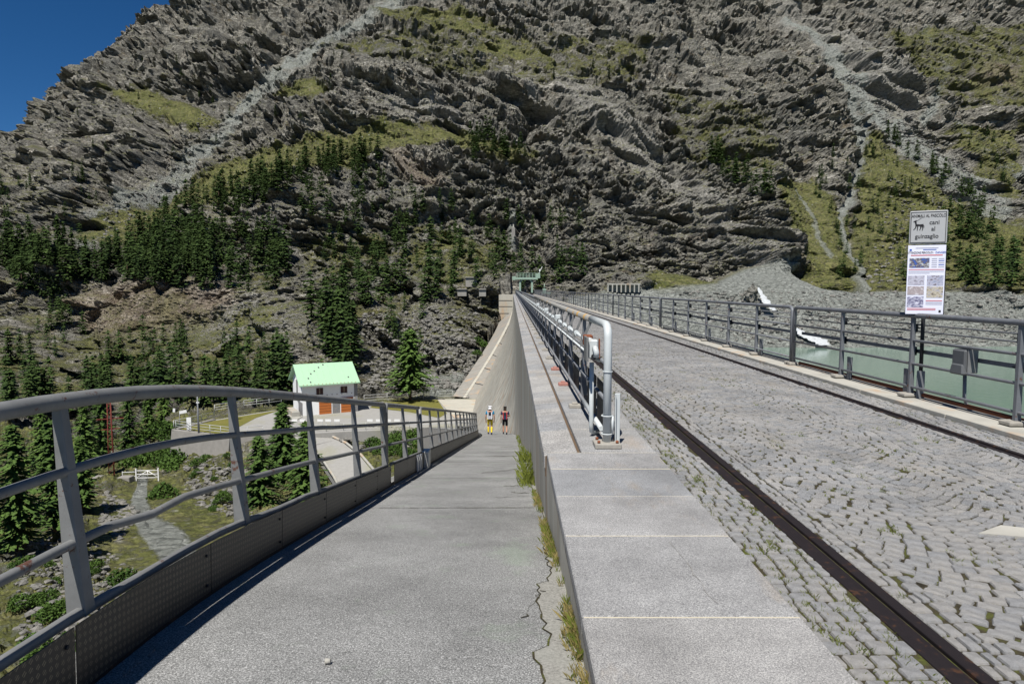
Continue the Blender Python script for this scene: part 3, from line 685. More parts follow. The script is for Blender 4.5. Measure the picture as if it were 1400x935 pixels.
for nm, lst, low in (('cobblestones', [s for s in rest if s[1] < 16], False), ('far_cobblestones', [s for s in rest if s[1] >= 16], True)):
    VV = []; FQ = []; base = 0
    protos = []
    for i in range(8):
        m_ = stone_mesh(100+i, low).mesh('tmp', M['cobble']); bm = bmesh.new(); bm.from_mesh(m_); bmesh.ops.triangulate(bm, faces=bm.faces)
        protos.append((np.array([v.co[:] for v in bm.verts], np.float32), np.array([[v.index for v in f.verts] for f in bm.faces], np.int32))); bm.free(); bpy.data.meshes.remove(m_)
    for i, s in enumerate(lst):
        pv, pf = protos[i % 8]; c_, sn = math.cos(s[2]), math.sin(s[2]); tx, ty = J(-.05,.05), J(-.05,.05)
        q = pv*np.float32([s[3], s[4], 1]); z = q[:,2]+q[:,0]*tx+q[:,1]*ty+s[5]
        VV.append(np.stack([q[:,0]*c_-q[:,1]*sn+s[0], q[:,0]*sn+q[:,1]*c_+s[1], z], 1)); FQ.append(pf+base); base += len(pv)
    o = link(nm, npmesh(nm, np.concatenate(VV), np.concatenate(FQ), M['cobble']), road); o['kind'] = 'stuff'
# smooth granite patch among the cobbles
mb = MB(); mb.prism([(3.62,3.9),(4.3,3.55),(4.62,3.5),(4.62,4.3),(4.0,4.42)], -.03, .008); mb.build('granite_patch', M['granite'], road)
mb = MB(); mb.prism([(3.05,4.35),(3.42,4.25),(3.5,4.42),(3.3,4.5)], -.03, .007); mb.build('white_stone', M['kerb'], road)
# crane tracks
def track_rail(name, x0, x1, label):
    t = empty(name, ((x0+x1)/2, 0, 0), label, 'rail')
    wdt = x1-x0; xc = (x0+x1)/2
    mb = MB(); mb.bbox(x0-xc, x0-xc+wdt*.56, -2, 186, -.05, -.006); mb.build('rail_plate', M['track'], t, bevel=.003)
    mb = MB(); mb.bbox(x0-xc+wdt*.62, x1-xc, -2, 186, -.05, .008); mb.build('rail_head', M['track'], t, bevel=.004)
    mb = MB(); mb.bbox(x0-xc+wdt*.56, x0-xc+wdt*.62, -2, 186, -.05, -.022); mb.build('flange_groove', M['groove_rust'], t)
    return t
track_rail('crane_rail', 1.8, 1.975, 'dark steel crane rail sunk in the cobbles beside the granite coping')
track_rail('crane_rail', 4.8, 4.93, 'dark steel crane rail sunk in the cobbles near the reservoir fence')

# grass tufts
def tufts(name, spots, mats, parent=None, kind='stuff'):
    VV = []; FF = []; k = 0; rnd = random.Random(4)
    for (x, y, z, n_, h, sp_) in spots:
        for i in range(n_):
            a = rnd.uniform(0, 6.28); r_ = sp_*math.sqrt(rnd.random()); bx, by = x+r_*math.cos(a), y+r_*math.sin(a)
            b = rnd.uniform(0, 6.28); hh = h*rnd.uniform(.4,1.1); ln = hh*rnd.uniform(.2,.9); wv_ = max(.0011, hh*.022)
            dx, dy = math.cos(b), math.sin(b)
            VV += [(bx-dy*wv_, by+dx*wv_, z), (bx+dy*wv_, by-dx*wv_, z), (bx+dx*ln*.35+dy*wv_*.7, by+dy*ln*.35-dx*wv_*.7, z+hh*.6), (bx+dx*ln, by+dy*ln, z+hh)]
            FF += [(k,k+1,k+2),(k,k+2,k+3)]; k += 4
    o = link(name, npmesh(name, np.array(VV), np.array(FF), mats), parent); o['kind'] = kind; return o
random.seed(12)
sp1 = []; sp2 = []
for i in range(1500):
    y = 2.2+random.random()**1.3*9; dens = 1 if 3.2 < y < 6.3 else .55
    if random.random() > dens or .5+.5*math.sin(y*2.3+1.2) < random.random()*.8: continue
    (sp1 if random.random() < .4 else sp2).append((.335-abs(random.gauss(0,.028)), y, ramp_z(y), 9, random.uniform(.025,.085), .022))
for i in range(46): sp1.append((.25+random.uniform(-.07,.08), 10.8+random.uniform(-1.2,1.5), ramp_z(10.8), 14, .22, .1))
for i in range(30): y = random.uniform(14,36); sp1.append((.33, y, ramp_z(y), 14, .16, .12))
for i in range(3200):
    y = 2.2+abs(random.gauss(0,1))*9
    x = random.choice([random.uniform(1.42,1.77), random.uniform(1.42,1.77), random.choice([1.39, 1.78, 2.0]), random.uniform(2.2,4.7), random.uniform(4.95,5.35)])
    ((sp1 if random.random() < .7 else sp2)).append((x, y, -.018, random.randint(3,11), random.uniform(.014,.034), .028))
for (x, y) in ((1.62,4.1),(1.75,4.9),(1.55,5.6),(1.5,6.4),(1.7,7.1),(1.6,7.6),(1.45,7.8),(1.88,3.4),(1.87,3.1),(1.5,3.0),(2.5,4.4),(3.6,6.6),(4.4,7.1),(3.1,7.4)):
    for k in range(5): sp1.append((x+random.gauss(0,.05), y+random.gauss(0,.07), -.01, 12, .04, .03))
random.seed(77)
for k in range(90):
    y = 2.5+random.random()**1.5*16; x = random.choice([random.uniform(1.42,1.77), random.uniform(2.2,4.7)])
    for q in range(6): sp1.append((x+random.gauss(0,.07), y+random.gauss(0,.09), -.008, 9, .03, .025))
sp1 = [q_ for q_ in sp1 if not (1.765 < q_[0] < 2.015)]; sp2 = [q_ for q_ in sp2 if not (1.765 < q_[0] < 2.015)]
tufts('green_grass', sp1, M['grass']); tufts('dry_grass', sp2, M['grass_dry'])

# ---------------------------------------------------------------- left railing (along the ramp)
XR = -1.83
def rail_pt(y, h, lean=0): return (XR+ramp_off(y)-lean*h, y, ramp_z(y)+h)
def railing(y0, y1, posts, label, endcap):
    t = empty('walkway_railing', (XR, posts[0], ramp_z(posts[0])), label, 'railing', 'railings along the sloping walkway')
    L = Vector(t.location)
    def q(p): return Vector(p)-L
    def ys():
        n_ = max(2, int((y1-y0)/.35)); return [y0+(y1-y0)*i/n_ for i in range(n_+1)]
    top = [q(rail_pt(y, 1.235, .06)) for y in ys()]
    if endcap == 'end': e = top[-1]; top.append(e+Vector((0,.07,-.02))); top.append(e+Vector((0,.1,-.08))); top.append(e+Vector((0,.1,-1.0)))
    if endcap == 'start': e = top[0]; top = [e+Vector((0,-.07,-.95)), e+Vector((0,-.07,-.05)), e+Vector((0,-.04,-.01))]+top
    MB().tube(top, .036, 14).build('top_rail', M['galv'], t)
    for k, h in enumerate((.94, .625)):
        pts = [q(rail_pt(y, h+(.005*math.sin(y*2.1+k) if y < 7 else 0)-(.03*math.exp(-((y-3.45)/.12)**2) if k else 0), .06)) for y in ys()]
        MB().tube(pts, .021, 10).build('middle_rail', M['galv'], t)
    MB().tube([q(rail_pt(y, .325+(.008*math.sin(y*3.3) if y < 6 else 0), .06)) for y in ys()], .026, 10).build('bottom_rail', M['galv'], t)
    for y in posts:
        mb = MB(); a = q(rail_pt(y, .31, .06)); b = q(rail_pt(y, 1.21, .06))
        vs = []
        for p, wx_, wy in ((a, .085, .036), (b, .04, .026)):
            for sx, sy in ((-1,-1),(1,-1),(1,1),(-1,1)): vs.append(p+Vector((wx_*(sx*.5-.15), wy*sy, 0)))
        mb.add(vs, [(0,3,2,1),(4,5,6,7),(0,1,5,4),(1,2,6,5),(2,3,7,6),(3,0,4,7)]); mb.build('post', M['galv'], t, bevel=.004)
    y = y0
    while y < y1-.05:
        e = min(y+1.25, y1)
        x0 = XR+.045
        mb = MB(); n_ = 4; vs = []
        for i in range(n_+1):
            yy2 = y+.006+(e-y-.012)*i/n_; o_x = ramp_off(yy2)
            for dx, h in ((-.012,.03),(-.005,.32),(-.011,.32),(-.018,.03)): vs.append(q((x0+dx+o_x, yy2, ramp_z(yy2)+h)))
        mb.add(vs, [f for i in range(n_) for f in [(4*i+j, 4*i+(j+1)%4, 4*i+4+(j+1)%4, 4*i+4+j) for j in range(4)]]+[(0,1,2,3),(4*n_+3,4*n_+2,4*n_+1,4*n_)])
        mb.build('kick_plate', M['plate'], t)
        if y < 9:
            for zz in (.08,.26):
                mb = MB(); mb.tube([q((x0-.013, e-.06, ramp_z(e-.06)+zz)), q((x0+.001, e-.06, ramp_z(e-.06)+zz))], .009, 6)
                mb.build('bolt', M['black'], t)
        y = e
    return t
posts1 = [1.1, 2.85, 4.6, 6.35, 8.1, 9.85]
railing(.2, 9.95, posts1, 'near section of grey tube railing with chequer plate along the asphalt walkway', 'end')
railing(10.22, 13.7, [11.75, 13.6], 'short middle section of tube railing ending at the whitewashed block', 'start')
posts3 = [15.6+1.8*i for i in range(22)]
railing(13.95, 54, posts3, 'long far section of tube railing curving left behind the hikers', '')
mb = MB(); p = rail_pt(13.8, 0); mb.box((p[0]+.03, 13.85, p[2]+.17), (.2,.3,.36), taper=1.06); o = mb.build('footing_block', M['white_block'], bevel=.01)
tag(o, 'small whitewashed concrete block at the foot of a railing post on the walkway', 'block')
MB().tube([(p[0]-.02, 13.83, p[2]+.3), (p[0]-.06, 13.83, p[2]+1.24)], .035, 12).build('block_post', M['galv'], o)
o = empty('kerb_stripes', (XR+.06,12.85,ramp_z(12.85)))
for k in range(3): yb = 12.6+.25*k; MB().box((0, yb-12.85, ramp_z(yb)-ramp_z(12.85)+.17), (.025,.09,.3)).build('stripe', M['white_paint'], o)
tag(o, 'white stripes painted beside the small footing block under the railing', 'marking')
# raised steel edge angle and debris gutter next to the plate
mb = MB(); ysn = [-1+.5*i for i in range(111)]; vs = []
for y in ysn:
    x = -1.83+ramp_off(y); z = ramp_z(y)
    vs += [(x, y, z-.02), (x, y, z+.045), (x+.018, y, z+.05), (x+.022, y, z-.02)]
mb.add(vs, [(4*i+j, 4*i+j+1, 4*i+5+j, 4*i+4+j) for i in range(len(ysn)-1) for j in range(3)])
tag(mb.build('edge_angle', M['track']), 'dark steel edging strip between the asphalt and the chequer plate', 'edging')
sp = []; rb = MB(); random.seed(8)
for i in range(170):
    y = random.choice([random.uniform(3.4,5.2), random.uniform(1,14)]); x = -1.87+random.uniform(-.03,.03); s_2 = random.uniform(.008,.022)
    rb.box((x, y, ramp_z(y)+s_2*.4), (s_2*1.3, s_2*1.6, s_2), rz=random.uniform(0,3), rx=random.uniform(-.4,.4))
o = rb.build('gutter_rubble', M['kerb']); o['kind'] = 'stuff'

# ---------------------------------------------------------------- fences on the crest
def crest_post(mb, x, y, h=1.17, side=1):
    vs = []
    for z, wx_ in ((0,.07),(h,.045)):
        for sx, sy in ((-1,-1),(1,-1),(1,1),(-1,1)): vs.append((x+wx_*sx*.5, y+.03*sy, z))
    mb.add(vs, [(0,3,2,1),(4,5,6,7),(0,1,5,4),(1,2,6,5),(2,3,7,6),(3,0,4,7)])
XF = 5.70
def section(k0, k1, label, share=None, detail=True):
    y0 = 7.62+2.065*k0+.12; y1 = 7.62+2.065*k1-.12
    t = empty('reservoir_fence', (XF, y0, .05), label, 'fence', 'sections of grey tube fence above the reservoir'); L = Vector(t.location)
    n_ = 14 if detail else 6
    def P_(x, y, z): return Vector((x, y, z))-L
    e = .06
    MB().tube([P_(XF,y0-.06,.08), P_(XF,y0-.06,1.14), P_(XF,y0-.03,1.19), P_(XF,y0+.04,1.215), P_(XF,y1-.04,1.215), P_(XF,y1+.03,1.19), P_(XF,y1+.06,1.14), P_(XF,y1+.06,.08)], .037, n_).build('top_rail', M['galv_r'], t)
    for z in (.86,.53,.2): MB().tube([P_(XF,y0-.05,z), P_(XF,y1+.05,z)], .02, 8 if detail else 5).build('middle_rail', M['galv_r'], t)
    for z, r_ in ((1.08,.012),(.985,.012)): MB().tube([P_(XF+.12,y0,z), P_(XF+.12,y1,z)], r_, 6).build('cable', M['galv_r'], t)
    mb = MB(); mb.box(((XF+.13-L.x), (y0+y1)/2-L.y, .70-L.z), (.012, y1-y0, .055)); mb.build('flat_bar', M['galv_r'], t)
    if detail: MB().tube([P_(XF+.1,y0,.10), P_(XF+.1,y1,.10)], .03, 8).build('base_pipe', M['rust'] if k0 < 3 else M['galv_r'], t)
    for k in range(k0, k1+1):
        y = 7.62+2.065*k
        if k in (k0, k1): continue
        mb = MB(); crest_post(mb, XF, y); mb.v = [tuple(Vector(v)-L+Vector((0,0,.05))) for v in mb.v]; mb.build('post', M['galv_r'], t, bevel=.006 if detail else 0)
        if k < 12:
            mb = MB(); mb.box((XF-L.x-.03, y-L.y, .035), (.22,.2,.05)); mb.build('footing', M['footpad'], t, bevel=.012)
            mb = MB()
            for z in (1.03, .70):
                for dy in (.1, .16): mb.box((XF+.1-L.x, y+dy-L.y, z-L.z), (.05,.014,.12))
                mb.box((XF+.08-L.x, y+.1-L.y, z-L.z), (.11,.1,.014)); mb.box((XF+.1-L.x, y+.13-L.y, z+.055-L.z), (.05,.06,.012)); mb.box((XF+.1-L.x, y+.13-L.y, z-.055-L.z), (.05,.06,.012))
            mb.build('clip', M['black'], t)
        if k < 14 and k != 0:
            mb = MB(); mb.box((XF+.02-L.x, y+(.16 if k % 2 else -.22)-L.y, .2), (.012,.1,.38)); mb.box((XF+.05-L.x, y+(.16 if k % 2 else -.22)-L.y, .2), (.06,.012,.36)); mb.build('stake_plate', M['galv_r'], t)
    if detail:
        for yy2 in (y0-.06, y1+.06):
            mb = MB(); mb.box((XF-L.x, yy2-L.y, .03), (.22,.18,.06)); mb.build('footing', M['footpad'], t, bevel=.012)
    return t
section(-3, 3, 'nearest reservoir fence section with the rusty base pipe and the grey box')
section(3, 9, 'second reservoir fence section, in front of the white waterfall')
section(9, 15, 'third reservoir fence section from the near end, beyond the white waterfall', detail=False)
section(15, 21, 'fourth reservoir fence section from the near end, posts crowding together', detail=False)
k = 21
while k < 81:
    t = section(k, k+6, 'distant reservoir fence section whose posts merge towards the crane', detail=False); t['group'] = 'distant reservoir fence sections'; k += 6
M['stone_box'] = simple('dark_box_paint', (.10,.105,.11), .6, var=.3)
# grey socket box on the near section
mb = MB(); bx = Vector((XF+.03, 8.62, .50+.05)); mb.box(bx+Vector((0,0,.14)), (.14,.26,.28)); mb.box(bx+Vector((-.02,0,.03)), (.16,.28,.14), taper=.8)
o = mb.build('socket_box', M['stone_box'], bevel=.02); tag(o, 'grey electrical socket box hanging on the nearest reservoir fence', 'box')
mb = MB(); mb.box(bx+Vector((.02,-.15,.14)), (.13,.02,.3)); mb.build('box_lid', M['galv'], o, bevel=.02)
MB().tube([bx+Vector((.04,.02,0)), bx+Vector((.05,.02,-.35)), bx+Vector((.08,.0,-.45)), bx+Vector((.12,-.06,-.55))], .022, 8).build('conduit', M['galv_r'], o)

# sign post
def text_mesh(body, size, mat, parent, loc, extr=.001, scx=1, al='CENTER', name='lettering'):
    cu_ = bpy.data.curves.new(name, 'FONT'); cu_.body = body; cu_.size = size; cu_.align_x = al; cu_.align_y = 'CENTER'; cu_.extrude = extr; cu_.offset = size*.012
    to = bpy.data.objects.new('tmp', cu_); C.objects.link(to); dg = bpy.context.evaluated_depsgraph_get()
    me = bpy.data.meshes.new_from_object(to.evaluated_get(dg)); bpy.data.objects.remove(to)
    me.materials.clear(); me.materials.append(mat); o = link(name, me, parent)
    o.location = loc; o.rotation_euler = (R(90), 0, 0); o.scale = (scx, 1, 1); return o
sp_ = at_y(1260, 544, 9.55); yaw = -math.atan2(sp_.x, sp_.y)*.75
sg = empty('sign_post', (XF+.06, sp_.y, .05), 'steel post with a grazing-animals sign above a tall danger poster on the reservoir fence', 'sign', rz=yaw)
MB().tube([(0,.03,0),(0,.03,2.1)], .026, 10).build('pole', M['black'], sg)
MB().box((0,.005,.19), (.1,.02,.4)).build('stake_plate', M['galv_r'], sg)
M['sign'] = simple('sign_face', (.38,.385,.39), .5, var=.06, scale=5); M['ink'] = simple('sign_ink', (.015,.015,.018), .6, var=.1)
M['paper'] = simple('poster_paper', (.70,.71,.82), .6, var=.04, scale=3)
M['blue'] = simple('print_blue', (.03,.09,.40), .6, var=.3, scale=30); M['red'] = simple('print_red', (.55,.10,.10), .6, var=.2, scale=30)
M['pgrey'] = simple('print_grey_text', (.40,.40,.48), .6, var=.3, scale=60)
def photo_mat(name, a, b, c, sc_):
    n = NT(name, .5); n.color(n.ramp(n.noise(sc_, 5, .6, n.mapping((1,1,1.6))), [(.35, a), (.5, b), (.62, c)])); return n.m
z0 = 1.19; pw, ph = .455, .955
mb = MB(); mb.box((0,0,z0+ph/2), (pw,.018,ph)); pos = mb.build('poster', M['paper'], sg)
mb = MB(); mb.box((.012,.012,z0+ph/2-.006), (pw,.012,ph)); mb.build('poster_backing', M['black'], sg)
def pp(u, v): return ((u-.5)*pw, -.0105, z0+ph*(1-v))
def rect(u0, u1, v0, v1, mat, name): a = pp(u0,v0); b = pp(u1,v1); mb = MB(); mb.bbox(a[0], b[0], -.0115, -.0088, b[2], a[2]); return mb.build(name, mat, pos)
rect(.05,.58,.185,.325, photo_mat('print_lake', (.03,.12,.45), (.12,.09,.08), (.5,.55,.6), 18), 'picture')
rect(.03,.47,.44,.575, photo_mat('print_snow', (.22,.2,.25), (.5,.5,.58), (.35,.33,.4), 20), 'picture')
rect(.03,.47,.595,.72, photo_mat('print_slope', (.45,.40,.42), (.3,.25,.25), (.6,.57,.6), 22), 'picture')
rect(.03,.47,.745,.90, photo_mat('print_peak', (.08,.07,.15), (.3,.3,.4), (.6,.6,.7), 24), 'picture')
rect(.54,.97,.44,.585, photo_mat('print_valley', (.25,.28,.38), (.45,.45,.55), (.15,.13,.15), 19), 'picture')
rect(.54,.97,.60,.76, photo_mat('print_pond', (.1,.08,.08), (.5,.45,.35), (.3,.3,.38), 17), 'picture')
rect(.04,.10,.055,.08, M['blue'], 'emblem'); rect(.88,.94,.94,.975, M['ink'], 'emblem')
for i in range(5): rect(.64,.78,.19+.03*i,.2+.03*i, M['pgrey'], 'small_print'); rect(.82,.97,.19+.03*i,.2+.03*i, M['blue'] if i%2 else M['pgrey'], 'small_print')
for i, v in enumerate((.35,.375,.4)): rect(.04,.97 if i<2 else .6,v,v+.008, M['red'] if i==0 else M['pgrey'], 'small_print')
for i, v in enumerate((.80,.825,.85)): rect(.53,.96,v,v+.01, M['red'] if i<1 else M['pgrey'], 'small_print')
for i, v in enumerate((.915,.935)): rect(.04,.8,v,v+.008, M['red'], 'small_print')
rect(.2,.8,.035,.045, M['pgrey'], 'small_print'); rect(.4,.75,.06,.07, M['blue'], 'small_print')
rect(.08,.92,.14,.152, M['red'], 'small_print')
text_mesh('ATTENZIONE PERICOLO! /', .041, M['ink'], pos, (-.075,-.0105,z0+ph*.89), .0008, .66); text_mesh('DANGER', .041, M['blue'], pos, (.165,-.0105,z0+ph*.89), .0008, .75)
z1 = z0+ph+.245
mb = MB(); mb.box((.005,0,z1), (.455,.02,.455)); sn = mb.build('sign_plate', M['sign'], sg, bevel=.012)
mb = MB()
for (a, b, c_, d) in ((-.21,.215,.205,.212),(-.21,.215,-.212,-.205),(-.21,-.203,-.212,.212),(.208,.215,-.212,.212)): mb.bbox(a,b,-.0135,-.009,z1+c_,z1+d)
mb.build('border', M['ink'], sn)
text_mesh('ANIMALI AL PASCOLO', .062, M['ink'], sn, (.005,-.0115,z1+.155), .001, .66)
text_mesh('cani', .082, M['ink'], sn, (.075,-.0115,z1+.062), .001, .95); text_mesh('al', .082, M['ink'], sn, (.065,-.0115,z1-.025), .001, .95)
text_mesh('guinzaglio', .082, M['ink'], sn, (-.01,-.0115,z1-.125), .001, .88); text_mesh('ditta', .025, M['ink'], sn, (.16,-.0115,z1-.185), .001, 1) if 0 else None
mb = MB()                                  # dog on a lead
def g2(pts): mb.add([((-.115+x*.11), -.0122, z1+.0+y*.11) for x, y in pts], [tuple(range(len(pts)))])
g2([(-.35,.15),(.5,.15),(.55,.42),(.1,.38),(-.35,.45)]); g2([(-.38,.4),(-.2,.45),(-.25,.85),(-.42,.72)]); g2([(-.62,.68),(-.3,.66),(-.22,.86),(-.4,.88)]); g2([(-.34,.84),(-.24,.84),(-.25,.98)])
g2([(-.34,.2),(-.2,.2),(-.28,-.1),(-.52,-.35),(-.56,-.28),(-.38,-.05)]); g2([(-.15,.2),(-.02,.2),(-.08,-.4),(-.16,-.4)]); g2([(.3,.2),(.5,.2),(.56,-.05),(.46,-.42),(.38,-.42),(.44,-.08)]); g2([(.15,.2),(.35,.2),(.32,-.05),(.18,-.38),(.1,-.36),(.2,-.05)]); g2([(.5,.3),(.6,.28),(.66,-.02),(.6,-.02)])
mb.add([(-.155,-.0122,z1+.08),(-.15,-.0122,z1+.078),(-.07,-.0122,z1+.135),(-.073,-.0122,z1+.139)], [(0,1,2,3)])
mb.build('dog_figure', M['ink'], sn)

# ---------------------------------------------------------------- pipe railing on the granite coping
XP = .945
t = empty('coping_railing', (XP, 6.7, .03), 'steel railing with thick top pipe and dark lower panels on the granite coping', 'railing'); L = Vector(t.location)
def Pq(x, y, z): return Vector((x, y, z))-L
MB().tube([Pq(XP,6.7,.05),Pq(XP,6.7,1.12),Pq(XP,6.72,1.18),Pq(XP,6.78,1.22),Pq(XP,6.88,1.235),Pq(XP,8.1,1.235)], .041, 18).build('end_hoop', M['pipe_white'], t)
MB().tube([Pq(XP,8.1,1.235), Pq(XP,28,1.235)], .043, 14).build('top_pipe', M['pipe_old'], t)
MB().tube([Pq(XP,28,1.235), Pq(XP,184,1.235)], .043, 8).build('far_top_pipe', M['galv_r'], t)
for z in (.86, .5): MB().tube([Pq(XP-.02,6.72,z), Pq(XP-.02,184,z)], .021, 8).build('middle_rail', M['galv_r'], t)
MB().tube([Pq(XP-.05,6.75,.2), Pq(XP-.05,8.4,.2)], .026, 10).build('bottom_rail', M['pipe_white'], t)
MB().tube([Pq(XP-.05,8.4,.2), Pq(XP-.05,184,.2)], .022, 8).build('bottom_rail', M['galv_r'], t)
mb = MB(); mb.box(Pq(XP,6.7,.055), (.26,.24,.05)); mb.build('base_plate', M['footpad'], t, bevel=.008)
for sx in (-1,1):
    for sy in (-1,1): MB().tube([Pq(XP+sx*.09,6.7+sy*.08,.08), Pq(XP+sx*.09,6.7+sy*.08,.105)], .016, 6).build('bolt', M['rust'], t)
mb = MB(); mb.box(Pq(XP+.115,6.78,.3), (.05,.012,.5)); mb.box(Pq(XP+.09,6.76,.3), (.012,.05,.5)); mb.build('angle_plate', M['pipe_white'], t, bevel=.003)
mb = MB()
for z in (.16,.34): mb.tube([Pq(XP+.055*math.cos(a*.523),6.7+.055*math.sin(a*.523),z) for a in range(13)], .007, 6)
mb.tube([Pq(XP+.05,6.67,.16), Pq(XP+.05,6.67,.34)], .012, 8); mb.tube([Pq(XP+.048*math.cos(a*.523),6.7+.048*math.sin(a*.523),.78) for a in range(13)], .005, 6)
mb.build('clamp', M['pipe_white'], t)
y = 8.9; k = 0
while y < 184:
    mb = MB(); vs = []
    for z, w_ in ((.03,.085),(1.2,.04)):
        for sx, sy in ((-1,-1),(1,-1),(1,1),(-1,1)): vs.append(Pq(XP+w_*sx*.5, y+.028*sy, z))
    mb.add(vs, [(0,3,2,1),(4,5,6,7),(0,1,5,4),(1,2,6,5),(2,3,7,6),(3,0,4,7)]); mb.build('post', M['galv_r'], t)
    if y < 45:
        mb = MB(); mb.box(Pq(XP-.11,y,.055), (.17,.13,.05)); mb.box(Pq(XP-.12,y,.09), (.07,.07,.03)); mb.build('footing', M['redpaint'] if k in (1,2) else M['footpad'], t, bevel=.008)
    y += 2.065; k += 1
y = 7.05
while y < 60:
    L_ = .93 if int(y) % 3 else .8
    mb = MB(); mb.box(Pq(XP+.06,y+L_/2,.31), (.008,L_,.5)); mb.build('toe_panel', M['black'], t); y += 1.0325
# conduit with lamp housings and junction boxes hanging on the left of the railing
cdt = empty('conduit', (.84, 7, .03), 'pale electrical conduit with couplings clipped along the coping railing', 'pipe'); L = Vector(cdt.location)
def Pc(x, y, z): return Vector((x, y, z))-L
MB().tube([Pc(.84,7.25,1.02), Pc(.84,184,1.02)], .017, 8).build('cable_pipe', M['pipe_white'], cdt)
MB().tube([Pc(.82,7.6,.90), Pc(.82,184,.90)], .013, 8).build('lower_pipe', M['pipe_white'], cdt)
MB().tube([Pc(.84,7.15,.82), Pc(.84,7.15,.16), Pc(.845,7.17,.09), Pc(.87,7.22,.06), Pc(.93,7.3,.055)], .024, 12).build('down_pipe', M['pipe_white'], cdt)
y = 7.75; k = 0
while y < 60:
    mb = MB(); mb.tube([Pc(.84,y,1.02), Pc(.84,y+.18,1.02)], .034, 10); mb.build('coupling', M['pipe_white'], cdt)
    mb = MB(); mb.beam(Pc(.83,y+.3,.97), Pc(.93,y+.32,1.2), .015, .03); mb.beam(Pc(.82,y+.3,.84), Pc(.83,y+.3,1.06), .03, .02); mb.build('bracket', M['galv'], cdt); y += 1.0325
mb = MB(); mb.box((.835,7.05,.975), (.1,.14,.19)); jb = mb.build('junction_box', M['pipe_white'], bevel=.012); tag(jb, 'pale junction box with a grey cover at the near end of the coping railing', 'box')
mb = MB(); mb.box((.77,7.06,.975), (.022,.26,.25)); mb.build('cover', M['galv'], jb, bevel=.004)
mb = MB(); mb.tube([(.85,6.975,.99),(.85,6.93,.985),(.86,6.92,.95),(.86,6.93,.9)], .03, 10); mb.build('elbow', M['pipe_white'], jb)
mb = MB(); mb.tube([(.84,6.97,.90),(.84,6.955,.90)], .03, 10); mb.build('socket', M['black'], jb)
mb = MB(); mb.box((.90,7.02,.98), (.012,.05,.2)); mb.build('rusty_strap', M['rust'], jb)
MB().tube([(.84,7.12,.88),(.9,7.05,.85),(.945,6.95,.86)], .014, 8).build('stay', M['pipe_white'], jb)
mb = MB(); mb.box((.835,7.5,1.03), (.1,.13,.12)); jb2 = mb.build('junction_box', M['rust'], bevel=.01); tag(jb2, 'rusty junction box just behind the pale one on the coping railing', 'box')
MB().tube([(.84,7.2,1.03),(.84,7.48,1.03)], .038, 12).build('sleeve', M['pipe_white'], jb2)
for i, (yy2) in enumerate((12.4, 16.6, 22.0)):
    mb = MB(); mb.box((.835,yy2,1.06), (.1,.16,.12)); o = mb.build('junction_box', M['pipe_white'], bevel=.01); tag(o, ('white', 'small pale', 'far pale')[i]+' junction box on the coping railing conduit, '+('second', 'third', 'fourth')[i]+' beyond the rusty one', 'box')
    MB().tube([(.835,yy2-.2,1.06),(.835,yy2-.08,1.06)], .03, 8).build('sleeve', M['pipe_white'], o)

# ---------------------------------------------------------------- gantry crane
M['green'] = simple('pale_green_paint', (.25,.34,.27), .6, var=.2, scale=1.5, rust=.05)
gx = 3.4; g = empty('gantry_crane', (gx, 166, 0), 'pale green gantry crane straddling the rails at the far end of the dam', 'crane')
for sx in (-1.45, 1.45):
    mb = MB(); mb.beam((sx,0,.5),(sx,0,3.3),.45,.45); mb.beam((sx,0,3.0),(sx-math.copysign(.7,sx),0,3.9),.35,.3); mb.build('leg', M['green'], g)
    mb = MB(); mb.box((sx,0,.28), (.7,1.2,.5)); mb.build('bogie', M['black'], g)
mb = MB(); mb.box((.1,0,3.95), (5.4,1.2,.55)); mb.build('bridge_beam', M['green'], g)
mb = MB()
for i in range(7): mb.box((-2.2+i*.75,0,4.7), (.1,.1,1.0))
for z in (4.7,5.2): mb.box((.05,0,z), (4.7,.08,.1))
mb.build('handrail', M['green'], g)
mb = MB(); mb.box((-2.9,0,4.0), (.9,1,.9)); mb.box((2.9,0,4.6), (1.0,1,1.2)); mb.build('machine_housing', M['green'], g)
mb = MB(); mb.beam((3.0,0,5),(3.9,0,6.8),.12,.12); mb.box((3.3,0,5.9), (.3,.3,.5)); mb.build('boom', M['white_paint'], g)
mb = MB(); mb.box((4.2,172,.5), (0,0,0)) if 0 else None
o = MB().box((0,0,.9), (.9,.7,1.2)).tube([(0,0,1.4),(0,0,2.7)], .1, 6).box((.5,0,.35), (2.4,.9,.35)).build('bollard_winch', M['green']); o.location = (8.4,178,0); tag(o, 'small pale green winch standing to the right of the gantry crane', 'winch')
M['plain_concrete'] = simple('plain_concrete', (.27,.26,.235), .9, var=.3, scale=.8)
# avalanche gallery, concrete blocks, far end
p = cast(850, 398); gal = empty('roadside_gallery', (p.x, p.y-2, p.z-.5), 'concrete gallery with a row of dark openings at the far end of the fence', 'gallery', rz=R(-8))
mb = MB(); mb.box((0,0,2.1), (8.5,2.5,.35)); mb.box((0,1.2,1), (8.5,.3,2.2)); mb.build('roof_slab', M['concrete'], gal)
for i in range(8):
    mb = MB(); mb.box((-4+i*1.12,-1.1,1), (.32,.4,2)); mb.build('column', M['concrete'], gal)
for px, py, sx, sz, lab in ((647,387,4.2,4.2,'square concrete block on the slope left of the crane'),(634,400,3.2,3,'small weathered concrete stub below the square block'),(661,400,2.4,3,'narrow concrete stub just left of the dam end')):
    p = cast(px, py+4); o = MB().box((0,0,sz*.3), (sx*.72,3,sz*.6)).box((0,-.2,sz*.6), (sx*.76,3.3,.25)).build('concrete_block', M['plain_concrete'], bevel=.05); o.location = p+Vector((0,-1.5,-.3)); tag(o, lab, 'block')
